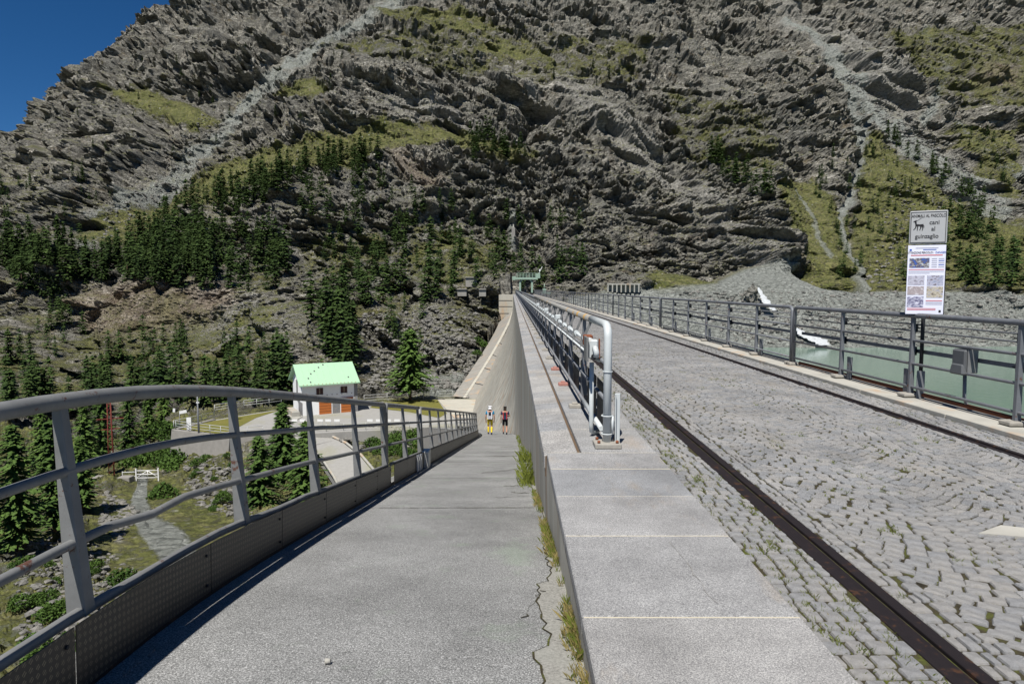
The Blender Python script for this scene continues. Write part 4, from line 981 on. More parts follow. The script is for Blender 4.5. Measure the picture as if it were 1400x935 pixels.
p = cast(702, 322); sh = empty('pylon_shrine', p, 'narrow pale concrete monument standing on the cliff above the dam', 'monument')
MB().box((0,0,1), (1.3,1.2,3.6)).build('plinth', M['wall_concrete'], sh); MB().box((0,0,3.4), (.6,.6,1.4), taper=.6).build('top', M['concrete'], sh)
mb = MB()
for i in range(14): mb.tube([(-1.5-1.3*i, 183+i*.9, -.2), (-1.5-1.3*i, 183+i*.9, 1.1)], .05, 5)
mb.tube([(-1.2,183,1.1),(-19,195,1.1)], .05, 5); mb.tube([(-1.2,183,.5),(-19,195,.5)], .04, 5)
# ---------------------------------------------------------------- waterfall
wf = empty('waterfall', at_z(1105, 473, -12), 'white water cascading down the grey bank into the reservoir', 'waterfall'); L = Vector(wf.location)
def cascade(pts, name, off=1.3):
    rnd = random.Random(2); mb = MB(); rows = []
    pts = [(x, y, w_) for x, y, w_ in pts]; n_ = 26
    for i in range(n_+1):
        f = i/n_*(len(pts)-1); a = pts[int(min(f, len(pts)-2))]; b = pts[int(min(f, len(pts)-2))+1]; t = f-int(min(f, len(pts)-2))
        x = a[0]+(b[0]-a[0])*t; y = a[1]+(b[1]-a[1])*t; w_ = a[2]+(b[2]-a[2])*t
        row = []; w_ *= rnd.uniform(.6,1.15)
        for s in range(7):
            px = x+w_*(s/6-.5)+rnd.uniform(-1,1)*w_*.06; p = at_y(px, y+rnd.uniform(-.4,.4), ycas(y)); p.y -= off+rnd.uniform(0,.5)*(1-abs(s/3-1)); row.append(p-L)
        rows.append(row)
    vs = [p for r_ in rows for p in r_]; mb.add(vs, [(i*7+j, i*7+j+1, (i+1)*7+j+1, (i+1)*7+j) for i in range(n_) for j in range(6)], 0, True); return mb.build(name, M['foam'], wf)
def ycas(py): return float(np.interp(py, [392,474], [176,155.5]))
cascade([(1034,393,2),(1039,403,8),(1047,416,12),(1056,424,6)], 'upper_fall'); cascade([(1083,448,8),(1094,456,19),(1112,463,24),(1124,471,18)], 'lower_fall')
bm = bmesh.new(); bmesh.ops.create_icosphere(bm, subdivisions=3, radius=1)
for v in bm.verts:
    q_ = v.co.copy(); f_ = facets(np.array([[q_.x,q_.y,q_.z]], np.float32), .7, 5, 1.5)[0]; v.co *= 1+.5*f_; v.co.z *= 1.3
me = bpy.data.meshes.new('boulder'); bm.to_mesh(me); bm.free(); me.materials.append(M['terrain']); o = link('boulder', me); o.location = at_y(1027, 402, 175); o.scale = (1.5,1.6,1.6)
tag(o, 'dark rock outcrop at the top left of the white waterfall', 'rock')

# ---------------------------------------------------------------- yard, house
def poly_sheet(name, pts, z, mat, kind='structure', parent=None, thick=.0):
    P_ = [at_z(px, py, z) for px, py in pts]; mb = MB()
    if thick: mb.prism([(p.x,p.y) for p in P_], z-thick, z)
    else: mb.add(P_, [tuple(range(len(P_)))])
    return tag(mb.build(name, mat, parent), kind=kind)
ZP = -16.5
yard_px = [(238,588),(317,598),(400,594),(470,590),(560,587),(645,585),(655,548),(652,545),(600,545),(560,547),(500,551),(373,561),(293,574)]
yard = poly_sheet('yard', yard_px, ZP, M['yard'], thick=1.6)
o = poly_sheet('lawn', [(505,557),(520,550),(560,547),(598,546),(611,565),(600,571),(560,563)], ZP+.03, M['lawn']); 
o = poly_sheet('lawn', [(242,586),(293,575),(372,562),(384,560),(350,571),(318,588),(300,593)], ZP+.03, M['lawn'])
apron = poly_sheet('apron', [(598,546),(652,546),(645,572),(622,572)], ZP+.06, M['dam_light'])
o = poly_sheet('access_path', [(414,569),(400,562),(391,560),(386,561),(398,572),(404,575)], ZP+.07, M['concrete'])
yp = [at_z(px, py, ZP) for px, py in yard_px]
wall = empty('retaining_wall', yp[0], 'grey concrete retaining wall below the fenced corner of the yard', 'wall'); L = Vector(wall.location)
mb = MB()
for a, b, dd in ((yp[0], yp[1], 3.2), (yp[12], yp[0], 3.2), (yp[1], yp[2], 2.6)):
    d = (b-a).normalized(); nn = Vector((d.y, -d.x, 0)); mb.add([p-L for p in (a+nn*.35+Vector((0,0,.12)), b+nn*.35+Vector((0,0,.12)), b-nn*.3+Vector((0,0,.12)), a-nn*.3+Vector((0,0,.12)), a+nn*.75-Vector((0,0,dd)), b+nn*.75-Vector((0,0,dd)), b-nn*.3-Vector((0,0,dd)), a-nn*.3-Vector((0,0,dd)))], [(0,1,2,3),(4,7,6,5),(0,4,5,1),(1,5,6,2),(2,6,7,3),(3,7,4,0)])
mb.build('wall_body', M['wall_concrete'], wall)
p = at_y(297, 606, 84.5)-L; MB().box(p, (1.6,.6,2.6)).build('pier', M['white_block'], wall)
p = at_y(292, 598, 84.7)-L; MB().box(p, (1.0,.4,.7)).build('drain_opening', M['black'], wall)
# platform fences
M['fence_grey'] = simple('pale_fence_paint', (.42,.43,.42), .6, var=.2, scale=3)
def yard_fence(pts, sp, label, name='yard_fence', h=1.1, rails=(1.1,.75,.4), mat=None, r_=.04):
    mat = mat or M['fence_grey']; t = empty(name, pts[0], label, 'fence'); L = Vector(pts[0])
    for a, b in zip(pts, pts[1:]):
        n_ = max(1, round((b-a).length/sp))
        for i in range(n_+1 if b is pts[-1] else n_):
            p = a.lerp(b, i/n_)-L; MB().tube([p, p+Vector((0,0,h))], r_, 6).build('post', mat, t)
        for z in rails: MB().tube([a-L+Vector((0,0,z)), b-L+Vector((0,0,z))], r_*.85, 6).build('rail', mat, t)
    return t
up = Vector((0,0,.15))
yard_fence([yp[0]+up, at_z(293,574,ZP)], 2.2, 'pale tube fence at the back of the yard corner beside the dark trees')
yard_fence([at_z(294,573,ZP)+Vector((0,0,.9)), at_z(334,566,ZP)+Vector((0,0,.9)), at_z(385,559.5,ZP)+Vector((0,0,.9))], 2.2, 'pale tube fence rising behind the yard towards the house')
yard_fence([yp[0]+up+Vector((.3,-.1,0)), at_z(259,591,ZP)+up, yp[1]+up, at_z(360,596,ZP)+up], 1.9, 'pale tube fence along the top of the grey retaining wall')
yard_fence([at_z(398,592,ZP), at_z(470,588.5,ZP), at_z(560,585.5,ZP), at_z(640,583.5,ZP)], 2.4, 'low fence along the front edge of the yard behind the big conifer', h=.95, rails=(.9,.5))
yard_fence([at_z(498,551,ZP), at_z(560,546.5,ZP), at_z(598,545,ZP), at_z(640,543.5,ZP)], 3, 'wire fence at the foot of the rocky slope behind the yard', h=1.3, rails=(1.25,.8,.4), r_=.035)
ORD = 'leftmost,second,third,fourth,fifth,sixth,seventh,eighth,ninth,tenth'.split(',')
for i, px in enumerate((403,414,426,438,449,461,506,518,531,543)):
    p = at_z(px, 584.5-.012*i, ZP); t = empty('traffic_barrier', p, 'white barrier along the front of the yard, '+ORD[i]+' of the row'+('' if i == 0 else ' from the left'), 'barrier', 'white barriers along the front of the yard')
    MB().box((0,0,.95), (.72,.05,.3)).build('board', M['white_paint'], t)
    for sx in (-.28,.28): MB().box((sx,0,.4), (.05,.05,.8)).build('leg', M['fence_grey'], t)
# house
A0 = at_z(414, 568.5, ZP); hw, hd = 7.6, 6.6; eh = 4.75
hs_ = empty('house', A0, 'white two-storey building with pale green roof and orange garage doors in the yard', 'house', rz=math.atan2(3.6,6.6))
M['render'] = simple('white_render', (.78,.78,.77), .9, var=.06, scale=1.5, stains=.15)
M['roof'] = simple('mint_roof', (.34,.53,.35), .5, var=.05, scale=1.2); M['door'] = simple('orange_wood', (.42,.13,.03), .7, var=.25, scale=4)
M['stone_wall'] = concrete('grey_stone_wall', (.22,.225,.23), (3,3,3), 3, .6); M['shutter'] = simple('dark_shutter', (.05,.022,.02), .7)
M['wood'] = simple('pale_wood', (.45,.38,.26), .8)
mb = MB(); mb.bbox(0,hw,0,hd,-.3,eh); wv_ = mb.build('wall', M['render'], hs_)
mb = MB(); zr = eh+2.25
mb.add([(.03,.0,eh),(.03,hd,eh),(.03,hd/2,zr-.15)], [(0,1,2)]); mb.build('gable', M['render'], hs_); mb = MB(); mb.add([(hw-.03,.0,eh),(hw-.03,hd,eh),(hw-.03,hd/2,zr-.15)], [(0,2,1)]); mb.build('gable', M['render'], hs_)
ov = .75
for sgn in (0, 1):
    y_e = -ov if sgn == 0 else hd+ov; ze = eh-.35
    vs = [(-.55,y_e,ze),(hw+.55,y_e,ze),(hw+.55,hd/2,zr+.05),(-.55,hd/2,zr+.05)]
    mb = MB(); mb.add(vs+[(x,y,z-.14) for x,y,z in vs], [(0,1,2,3),(7,6,5,4),(0,4,5,1),(1,5,6,2),(2,6,7,3),(3,7,4,0)]); rf_ = mb.build('roof', M['roof'], hs_)
    if sgn == 0:
        for (u_, v_) in ((.13,.3),(.15,.12),(.2,.5),(.28,.62),(.38,.78),(.48,.9),(.88,.25)):
            y = y_e+(hd/2-y_e)*v_; z = ze+(zr+.05-ze)*v_; MB().box((u_*hw, y, z+.08), (.16,.16,.18)).build('snow_guard', M['galv'], rf_)
        for k in range(15): MB().box((.05+k*.53, -ov*.5, ze+.06), (.12,ov,.16)).build('rafter', M['wood'], rf_)
        for k in range(1, 9):
            a_ = Vector((-.55+(hw+1.1)*k/9, y_e, ze+.015)); b_ = Vector((-.55+(hw+1.1)*k/9, hd/2, zr+.065)); MB().beam(a_, b_, .05, .05).build('roof_seam', M['roof'], rf_)
        MB().box((hw/2,y_e-.04,ze-.04), (hw+1.1,.08,.16)).build('gutter', M['roof'], rf_)
def hbox(name, c_, d, mat, par): return MB().box(c_, d).build(name, mat, par)
for x in (2.45, 5.95):
    wn = hbox('window', (x,-.02,3.35), (.95,.1,.95), M['shutter'], hs_); hbox('frame', (x,-.045,3.35), (.06,.06,.95), M['wood'], wn); hbox('sill', (x,-.08,2.85), (1.05,.16,.06), M['render'], wn)
for x in (3.2, 6.35):
    dr = hbox('garage_door', (x,-.012,1.05), (1.75,.06,2.1), M['door'], hs_)
    for z in (.4,.8,1.2,1.6): hbox('door_rail', (x,-.045,z), (1.75,.02,.03), M['shutter'], dr)
    hbox('lintel', (x,-.10,2.18), (1.9,.16,.12), M['shutter'], hs_)
hbox('stone_pier', (4.75,-.03,1.05), (1.05,.12,2.1), M['stone_wall'], hs_); hbox('corner_stonework', (.1,-.01,2.1), (.5,.12,4.3), M['stone_wall'], hs_) if 0 else None
hbox('corner_pillar', (hw+.1,.2,2.2), (.5,.5,4.4), M['stone_wall'], hs_)
hbox('gable_stonework', (-.03,1.2,.9), (.1,2.4,1.9), M['stone_wall'], hs_); hbox('gable_stonework', (-.05,2.3,2.3), (.1,1.4,1.3), M['stone_wall'], hs_)
hbox('gable_window', (-.04,3.3,3.6), (.1,.7,2.4), M['galv'], hs_)
hbox('side_stair', (-1.0,1.8,.35), (1.0,4.5,.7), M['concrete'], hs_)
for k in range(10): hbox('drain_spout', (.6+k*.72,-.07,2.78), (.07,.16,.1), M['shutter'], hs_)

# road ribbons draped on the ground
def ribbon(name, pts, wdt, mat, kind='structure', lift=.12):
    P_ = [Vector(p) for p in pts]; pts2 = []
    for a, b in zip(P_, P_[1:]):
        for i in range(10): pts2.append(a.lerp(b, i/10))
    pts2.append(P_[-1]); vs = []
    for i, p in enumerate(pts2):
        d = pts2[min(i+1,len(pts2)-1)]-pts2[max(i-1,0)]; d.z = 0; d.normalize(); nn = Vector((-d.y, d.x, 0))
        for s in (-.5, .5): vs.append(p+nn*wdt*s)
        vs[-2:] = [Vector((v.x, v.y, p.z+lift)) for v in vs[-2:]]
    mb = MB(); mb.add(vs, [(2*i, 2*i+2, 2*i+3, 2*i+1) for i in range(len(pts2)-1)], 0, True)
    vs2 = [v-Vector((0,0,1.2)) for v in vs]; n_ = len(vs)
    mb.add(vs+vs2, [f for i in range(len(pts2)-1) for f in ((2*i, n_+2*i, n_+2*i+2, 2*i+2), (2*i+1, 2*i+3, n_+2*i+3, n_+2*i+1))])
    return tag(mb.build(name, mat), kind=kind), pts2
rd, rp = ribbon('lower_road', [at_z(415,600,-17.3), at_z(445,612,-17.9), at_z(468,632,-18.6), at_z(490,662,-19.3), at_z(520,720,-20)], 4.2, M['yard'], lift=.5)
for s in (-2.25, 2.25):
    pts = []
    for i in range(0, len(rp), 4):
        d = rp[min(i+1,len(rp)-1)]-rp[max(i-1,0)]; d.z = 0; d.normalize(); pts.append(rp[i]+Vector((-d.y,d.x,0))*s+Vector((0,0,.65)))
    o = MB().tube(pts, .16, 6).build('kerb_wall', M['concrete']); tag(o, 'low concrete kerb on the '+('right' if s < 0 else 'left')+' edge of the lower asphalt road', 'kerb')
# gate, pylon, poles
ga = at_z(168, 657, -20.6); gb = at_z(217, 656, -20.6)
gt = empty('field_gate', ga, 'white tubular field gate with crossed braces at the end of the gravel track', 'gate', rz=math.atan2(gb.y-ga.y, gb.x-ga.x)); gl = (gb-ga).length
for x in (gl*.38, gl): MB().box((x,0,.65), (.13,.13,1.5)).build('gate_post', M['white_paint'], gt)
for (a, b, nm) in (((gl*.38,0,1.15),(gl,0,1.15),'bar'),((gl*.38,0,.3),(gl,0,.3),'bar'),((gl*.38,0,.72),(gl,0,.72),'bar'),((gl*.38,0,.3),(gl*.7,0,1.15),'brace'),((gl*.7,0,1.15),(gl,0,.3),'brace'),((0,0,1.0),(gl*.38,0,1.0),'side_rail'),((0,0,.5),(gl*.38,0,.5),'side_rail'),((gl*.7,0,.3),(gl*.7,0,1.15),'bar'),((0,0,0),(0,0,1.1),'side_post')):
    MB().tube([a, b], .045 if nm != 'side_rail' else .06, 6).build(nm, M['white_paint'] if 'side' not in nm else M['fence_grey'], gt)
pb = at_z(155, 660, -20.8); py_ = empty('radio_mast', pb, 'slim rust-red lattice mast with cables rising in front of the dark trees', 'mast')
M['mast_red'] = simple('mast_red', (.16,.035,.025), .8, var=.4, scale=3)
H = 9.5
for sx, sy in ((-.3,-.3),(.3,-.3),(0,.35)): MB().tube([(sx,sy,0),(sx*.6,sy*.6,H)], .05, 5).build('leg', M['mast_red'], py_)
mb = MB()
for i in range(16):
    z = i*H/16; k = 1-.4*i/16; mb.beam((-.3*k,-.3*k,z),(.3*k,-.3*k,z+H/16),.04,.04); mb.beam((.3*k,-.3*k,z),(0,.35*k,z+H/16),.04,.04)
mb.build('lattice', M['mast_red'], py_)
for z, l in ((7.4,1.6),(6.2,1.1)): MB().beam((-l,0,z),(l,0,z+.2),.09,.09).build('cross_arm', M['mast_red'], py_)
MB().tube([(.6,0,7.5),(3,1,6.2),(6,2.5,5.6)], .025, 4).build('cable', M['black'], py_)
for dx, s in ((-1.3,1.3),(1.7,1.5)):
    o = MB().box((0,0,.35), (s,1.2,1.1), taper=.9).build('concrete_anchor', M['wall_concrete'], bevel=.06); o.location = pb+Vector((dx,-.4,0)); tag(o, 'weathered concrete anchor block on the '+('left' if dx < 0 else 'right')+' side of the lattice mast foot', 'block')
def pole(px, py, Yp, H, label, lamp=False):
    p = at_y(px, py, Yp); t = empty('utility_pole', p, label, 'pole'); MB().tube([(0,0,0),(0,0,H)], [.13,.09], 8).build('shaft', M['galv_r'], t)
    MB().tube([(-.15,0,H*.86),(.2,0,H*.86)], .1, 6).build('insulator', M['white_paint'], t)
    if lamp: MB().box((-.5,0,H), (1.2,.25,.16)).build('lamp_head', M['galv'], t)
pole(272.5, 612, 84, 6.6, 'dark wooden utility pole in front of the grey retaining wall'); pole(316, 585, 92, 4.6, 'thin lamp post on the lawn of the fenced yard', True)
p = at_z(259, 590, ZP); t = empty('information_board', p+Vector((0,0,.1)), 'tall narrow white board standing on the corner of the yard', 'sign'); MB().box((0,0,.9), (.36*1.6,.12,1.6)).build('board', M['white_paint'], t); MB().box((0,0,0), (.2,.1,.3)).build('foot', M['galv'], t)
p = at_z(246, 579, ZP); t = empty('direction_sign', p, 'small white signs on a post behind the yard corner fence', 'sign'); MB().box((.5,0,1.6), (1,.08,.4), ry=-.2).build('board', M['white_paint'], t); MB().box((-.7,0,1.8), (.3,.08,.5), ry=.1).build('board', M['white_paint'], t); MB().tube([(0,0,-1),(0,0,1.5)], .05, 6).build('post', M['galv'], t)
p = at_z(457, 594, ZP-1)
# debris by the track
a = at_z(228, 727, -20.3); b = at_z(254, 716, -20.3); tag(MB().tube([a+Vector((0,0,.15)), b+Vector((0,0,.15))], .09, 6).build('timber', M['white_block']), 'pale timber beam lying across the gravel track', 'timber')

# ---------------------------------------------------------------- trees
def conifer(h, rad, levels, nb, sprays, seed, size, droop=.28, low=.08):
    """returns (trunk MB, crown verts, crown tris)"""
    rnd = random.Random(seed); tr = MB()
    tr.tube([(0,0,-.4),(rnd.uniform(-.02,.02)*h,0,h*.5),(0,0,h*.97)], [h*.018,h*.011,h*.002], 6)
    VV = []; FF = []; k = 0
    for i in range(levels):
        t = (i+rnd.random()*.6)/levels; z = h*(low+(1-low)*t)
        Rr = rad*((1-t)**(.55+.5*((seed*7)%5)/4))*(.72+.5*rnd.random())*(1 if t > .12 else .75)
        n_ = max(3, int(nb*(1-t*.55)))
        for b in range(n_):
            a = 6.283*(b/n_)+rnd.uniform(-.5,.5); L_ = Rr*rnd.uniform(.55,1.15)
            if rnd.random() < .08: continue
            ca_, sa_ = math.cos(a), math.sin(a)
            for s in range(sprays):
                f = (s+.35+rnd.random()*.6)/sprays; x = ca_*L_*f; y = sa_*L_*f; zz = z-droop*L_*f+.12*L_*f*f+rnd.uniform(-.03,.03)*h*.5
                sz = size*(1.15-.45*f)*rnd.uniform(.7,1.3); wz = sz*rnd.uniform(.35,.6); aa = a+rnd.uniform(-.9,.9)
                dx, dy = math.cos(aa)*sz, math.sin(aa)*sz; ox, oy = -math.sin(aa)*wz, math.cos(aa)*wz; dz = -rnd.uniform(.1,.55)*sz
                VV += [(x-dx*.4+ox*.4, y-dy*.4+oy*.4, zz+sz*.16), (x+ox, y+oy, zz-sz*.12), (x+dx, y+dy, zz+dz), (x-ox, y-oy, zz-sz*.14)]
                FF += [(k,k+1,k+2),(k,k+2,k+3)]; k += 4
    for s in range(6): 
        zz = h*(.9+.1*s/5); sz = size*.35; a = rnd.uniform(0,6.28); VV += [(math.cos(a)*sz,math.sin(a)*sz,zz-sz),(-math.cos(a)*sz,-math.sin(a)*sz,zz-sz),(0,0,zz+sz),(0,0,zz+sz*.9)]; FF += [(k,k+1,k+2),(k,k+2,k+3)]; k += 4
    return tr, np.array(VV, np.float32), np.array(FF, np.int32)
far_protos = []
for i in range(6):
    tr, V_, F_ = conifer(10, (2.7,3.1,2.2,2.9,3.4,2.5)[i], 14, 9, 2, 40+i, .95)
    tv = np.array(tr.v, np.float32); tf = []
    for f in tr.f:
        for j in range(1, len(f)-1): tf.append((f[0], f[j], f[j+1]))
    tf = np.array(tf, np.int32)
    V2 = np.concatenate([V_, tv]); F2 = np.concatenate([F_, tf+len(V_)])
    me = npmesh('conifer_tree', V2, F2, [M['needles_far'], M['bark']]); mi = np.zeros(len(F2), np.int32); mi[len(F_):] = 1; me.polygons.foreach_set('material_index', mi); far_protos.append((me, V_, F_))
random.seed(21)
def pip(poly, x, y):
    r_ = False
    for i in range(len(poly)):
        (x1,y1),(x2,y2) = poly[i], poly[(i+1) % len(poly)]
        if (y1 > y) != (y2 > y) and x < (x2-x1)*(y-y1)/(y2-y1)+x1: r_ = not r_
    return r_
zones = [  # polygon of tree feet, count, height range, label, group
 ([(0,345),(70,338),(150,345),(250,318),(315,325),(312,382),(235,392),(130,385),(50,412),(0,415)], 240, (8.5,12), 'conifer in the dense forest belt on the left', 'dense belt of forest on the left mountainside'),
 ([(190,335),(260,282),(330,255),(400,228),(520,208),(528,236),(440,246),(390,275),(300,302),(230,345)], 125, (8.5,12), 'conifer in the band climbing the grassy ledge', 'band of trees on the grassy ledge'),
 ([(225,325),(392,318),(398,372),(372,402),(245,398)], 85, (8.5,11.5), 'conifer in the clump on the left cliff top', 'clump on the left cliff top'),
 ([(0,415),(60,410),(50,560),(0,560)], 26, (6,8), 'conifer under the forest belt', 'trees at the far left under the forest belt'),
 ([(0,545),(150,525),(400,520),(405,552),(240,560),(0,575)], 85, (7,9.5), 'conifer in the row at the cliff foot', 'row of trees at the cliff foot'),
 ([(150,470),(260,455),(258,495),(150,500)], 18, (5,7.5), 'conifer in the grove halfway up the cliff', 'small grove on the lower left cliff'),
 ([(300,480),(400,470),(400,520),(300,520)], 14, (4.5,6.5), 'conifer on rocks left of the house', 'trees on the rocks left of the house'),
 ([(425,250),(520,235),(620,290),(640,400),(600,440),(520,420),(440,380)], 100, (7,11), 'conifer on the rocky slope above the green roof', 'trees scattered on the slope above the house'),
 ([(445,410),(492,410),(492,515),(455,520)], 24, (9,12.5), 'conifer in the tree column above the green roof', 'column of trees above the green roof'),
 ([(500,420),(620,430),(600,480),(520,490)], 8, (5,7), 'small conifer on rubble beside the tree column', 'small trees on the rubble'),
 ([(635,185),(705,190),(720,215),(640,225)], 22, (10,13), 'conifer on the ridge beside the dark cave', 'trees on the ridge by the cave'),
 ([(600,300),(800,300),(800,394),(640,396)], 50, (7,10.5), 'conifer around the far end of the dam', 'trees around the far end of the dam'),
 ([(955,220),(975,215),(1035,265),(1020,278)], 20, (10,14), 'conifer in the diagonal line across the cliff', 'diagonal line of trees on the right cliff'),
 ([(1195,190),(1215,185),(1350,285),(1330,295)], 34, (7,11), 'conifer in the line below the long scree', 'line of trees below the long scree'),
 ([(1300,290),(1400,300),(1500,310),(1500,395),(1245,392),(1235,350)], 78, (9,13.5), 'conifer in the wood behind the danger sign', 'dark wood behind the danger sign'),
 ([(1100,210),(1190,200),(1290,300),(1240,385),(1160,385),(1110,330)], 80, (3.5,7), 'small conifer on the grassy slope', 'small trees on the grassy slope'),
 ([(1300,180),(1400,190),(1400,270),(1340,250)], 14, (5,8), 'small conifer high above the wood', 'small trees high on the right'),
 ([(60,100),(400,60),(700,120),(900,150),(900,60),(300,200),(100,270)], 45, (3.5,7), 'dwarf conifer on the high rock face', 'dwarf trees on the high rock face'),
 ([(0,250),(150,230),(200,300),(60,320),(0,320)], 22, (5,8), 'small conifer on rocks above the forest belt', 'small trees above the forest belt')]
cands = []
for poly, cnt, hr, lab, grp in zones:
    xs = [p[0] for p in poly]; ys_ = [p[1] for p in poly]; c_ = 0; tries = 0
    while c_ < cnt and tries < cnt*60:
        tries += 1; x, y = random.uniform(min(xs), max(xs)), random.uniform(min(ys_), max(ys_))
        if not pip(poly, x, y): continue
        p = cast(x, y)
        if p.y > 700: continue
        h = random.uniform(*hr)*random.uniform(.65,1.12); cands.append((p, h, lab, grp)); c_ += 1
cands.sort(key=lambda c_: -c_[1]/c_[0].y)
def place_far(p, h, lab, grp, i):
    o = bpy.data.objects.new('conifer_tree', far_protos[i % 6][0]); C.objects.link(o); s = h/10; o.location = p-Vector((0,0,.3)); o.scale = (s*random.uniform(.85,1.15), s*random.uniform(.85,1.15), s)
    o.rotation_euler = (random.uniform(-.03,.03), random.uniform(-.03,.03), random.uniform(0,6.28)); tag(o, lab, 'tree', grp)
NEAR_T = 14
SHAPE = ('slim', 'full-skirted', 'very narrow', 'evenly pointed', 'broad', 'slender open')
def zone_label(p, h, lab, grp, i):
    z_ = next(z for z in zones if z[4] == grp)[0]; px, py = project(p.x, p.y, p.z)
    xs = [q[0] for q in z_]; u = (px-min(xs))/(max(xs)-min(xs)); ysc = sorted(project(c[0].x, c[0].y, c[0].z)[1] for c in cands if c[3] == grp); v = sum(y_ < py for y_ in ysc)/len(ysc)
    return '%s %s, %s %s' % (SHAPE[i % 6], lab, ('upper', 'middle', 'lower')[min(2, int(v*3))], ('far left', 'left', 'centre', 'right', 'far right')[max(0, min(4, int(u*5)))])
for i, c_ in enumerate(cands[:300-NEAR_T-6]): place_far(c_[0], c_[1], zone_label(*c_, i), c_[3], i)
VV = []; FF = []; b = 0
for i, (p, h, lab, grp) in enumerate(cands[300-NEAR_T-6:]):
    _, V_, F_ = far_protos[i % 6]; s = h/10; a = random.uniform(0, 6.28); q = V_*s*np.float32([1,1,1]); x = q[:,0]*math.cos(a)-q[:,1]*math.sin(a); y = q[:,0]*math.sin(a)+q[:,1]*math.cos(a)
    VV.append(np.stack([x+p.x, y+p.y, q[:,2]+p.z-.3], 1)); FF.append(F_+b); b += len(V_)
o = link('distant_conifers', npmesh('distant_conifers', np.concatenate(VV), np.concatenate(FF), M['needles_far'])); tag(o, 'remaining small conifers scattered over the mountainside', 'trees', kind='stuff')
# nearer trees with their own trunk and crown
def near_tree(p, h, rad, seed, lab, levels=26, nb=11, spr=7, size=.5, low=.05, grp=None, name='conifer_tree'):
    t = empty(name, p, lab, 'tree', grp); tr, V_, F_ = conifer(h, rad, levels, nb, spr, seed, size, .3, low)
    tr.build('trunk', M['bark'], t); link('crown', npmesh('crown', V_, F_, M['needles']), t); return t
p = at_z(561, 546, -16.3); near_tree(p, 11.5, 4.3, 5, 'large spreading conifer with bare trunk standing alone behind the dry lawn', 30, 13, 8, .8, .16)
p = at_y(388, 655, 66); near_tree(p, 7.6, 3.0, 6, 'big pointed conifer rising in front of the yard between the second and third railing posts', 34, 13, 8, .5)
p = at_y(420, 690, 62); near_tree(p, 7.8, 3.1, 7, 'broad conifer just right of the pointed one below the yard', 30, 13, 8, .5)
p = at_y(356, 690, 60); near_tree(p, 6.4, 2.5, 8, 'shorter conifer left of the pointed one by the rocky bank', 26, 12, 7, .5)
for i, (px, py, Yp, h, lab) in enumerate(((25,745,46,8.5,'tall conifer at the left edge under the railing'),(75,720,52,8.5,'conifer right of the edge one, crossed by the first railing post'),(118,640,80,9,'conifer behind the first railing post'),(112,690,62,6.5,'conifer beside the rocks left of the gravel track'),
        (-20,700,55,9,'conifer cut off by the left picture edge'),(140,625,92,9,'conifer directly left of the lattice mast'),(178,618,98,10,'conifer directly right of the lattice mast'),(205,608,104,9,'conifer behind the gate'),(60,660,70,7.5,'conifer behind the tall one at the left edge'),(226,598,108,9,'conifer behind the left corner of the yard'))):
    near_tree(at_y(px, py, Yp), h, h*.3, 60+i, lab, 28, 13, 8, .42)
# shrubs
def leafball(rx, rz, n_, seed, s):
    rnd = random.Random(seed); VV = []; FF = []; k = 0
    for i in range(n_):
        a = rnd.uniform(0,6.28); c_ = rnd.uniform(-.1,1); r_ = math.sqrt(max(0,1-c_*c_*.9))*(.6+.4*rnd.random())*(1+.25*math.sin(3*a+seed)); x, y, z = rx*r_*math.cos(a), rx*r_*math.sin(a), rz*c_*rnd.uniform(.6,1.1)
        d = Vector((rnd.gauss(0,1), rnd.gauss(0,1), rnd.gauss(0,1))).normalized()*s; e = d.cross(Vector((rnd.gauss(0,1), rnd.gauss(0,1), rnd.gauss(0,1)))).normalized()*s*.5; c0_ = Vector((x,y,z))
        VV += [c0_-d, c0_+e, c0_+d, c0_-e]; FF += [(k,k+1,k+2),(k,k+2,k+3)]; k += 4
    return npmesh('shrub', np.array([v[:] for v in VV]), np.array(FF), M['leaves'])
shp = [leafball(1.0, .9, 750, i, .12) for i in range(4)]
shr = []
def shrub(px, py, Yp, s, lab, grp=None):
    p = at_y(px, py, Yp) if Yp else cast(px, py); o = bpy.data.objects.new('shrub', random.choice(shp)); C.objects.link(o); o.location = p; o.scale = (s*random.uniform(.9,1.2), s, s*random.uniform(.8,1.1)); o.rotation_euler = (0,0,random.uniform(0,6)); tag(o, lab, 'shrub', grp)
def bushes(n_, x0, x1, y0, y1, s0, s1, lab, grp):
    for i in range(n_):
        px, py, s = random.uniform(x0, x1), random.uniform(y0, y1), random.uniform(s0, s1); u = (px-x0)/(x1-x0); v = (py-y0)/(y1-y0)
        shrub(px, py, None, s, '%s %s, %s %s' % (('small', 'medium-sized', 'large')[min(2, int(3*(s-s0)/(s1-s0)))], lab, ('upper', 'middle', 'lower')[min(2, int(v*3))], ('left', 'centre', 'right')[min(2, int(u*3))]), grp)
for px, py, s, lab in ((212,678,1.5,'round green shrub beside the gravel track below the gate'),(228,615,2.0,'leafy shrub against the corner of the retaining wall'),(215,600,2.4,'leafy shrub behind the gate'),(235,640,1.2,'small dark shrub on the rock face below the wall'),(150,800,1.1,'low green shrub below the second railing post')): shrub(px, py, None, s, lab)
random.seed(31)
bushes(26, 0, 110, 760, 925, .3, .8, 'green bush among the rocks at the lower left', 'low bushes among the lower left rocks')
bushes(26, 505, 640, 598, 625, .7, 1.3, 'green bush on the bank behind the railing', 'bushes behind the far railing')
bushes(20, 165, 240, 590, 640, 1, 2, 'leafy bush in the thicket behind the gate', 'thicket behind the white gate')
bushes(12, 255, 335, 625, 715, .4, .9, 'bush on the rock face under the yard', 'bushes on the rock face under the yard')
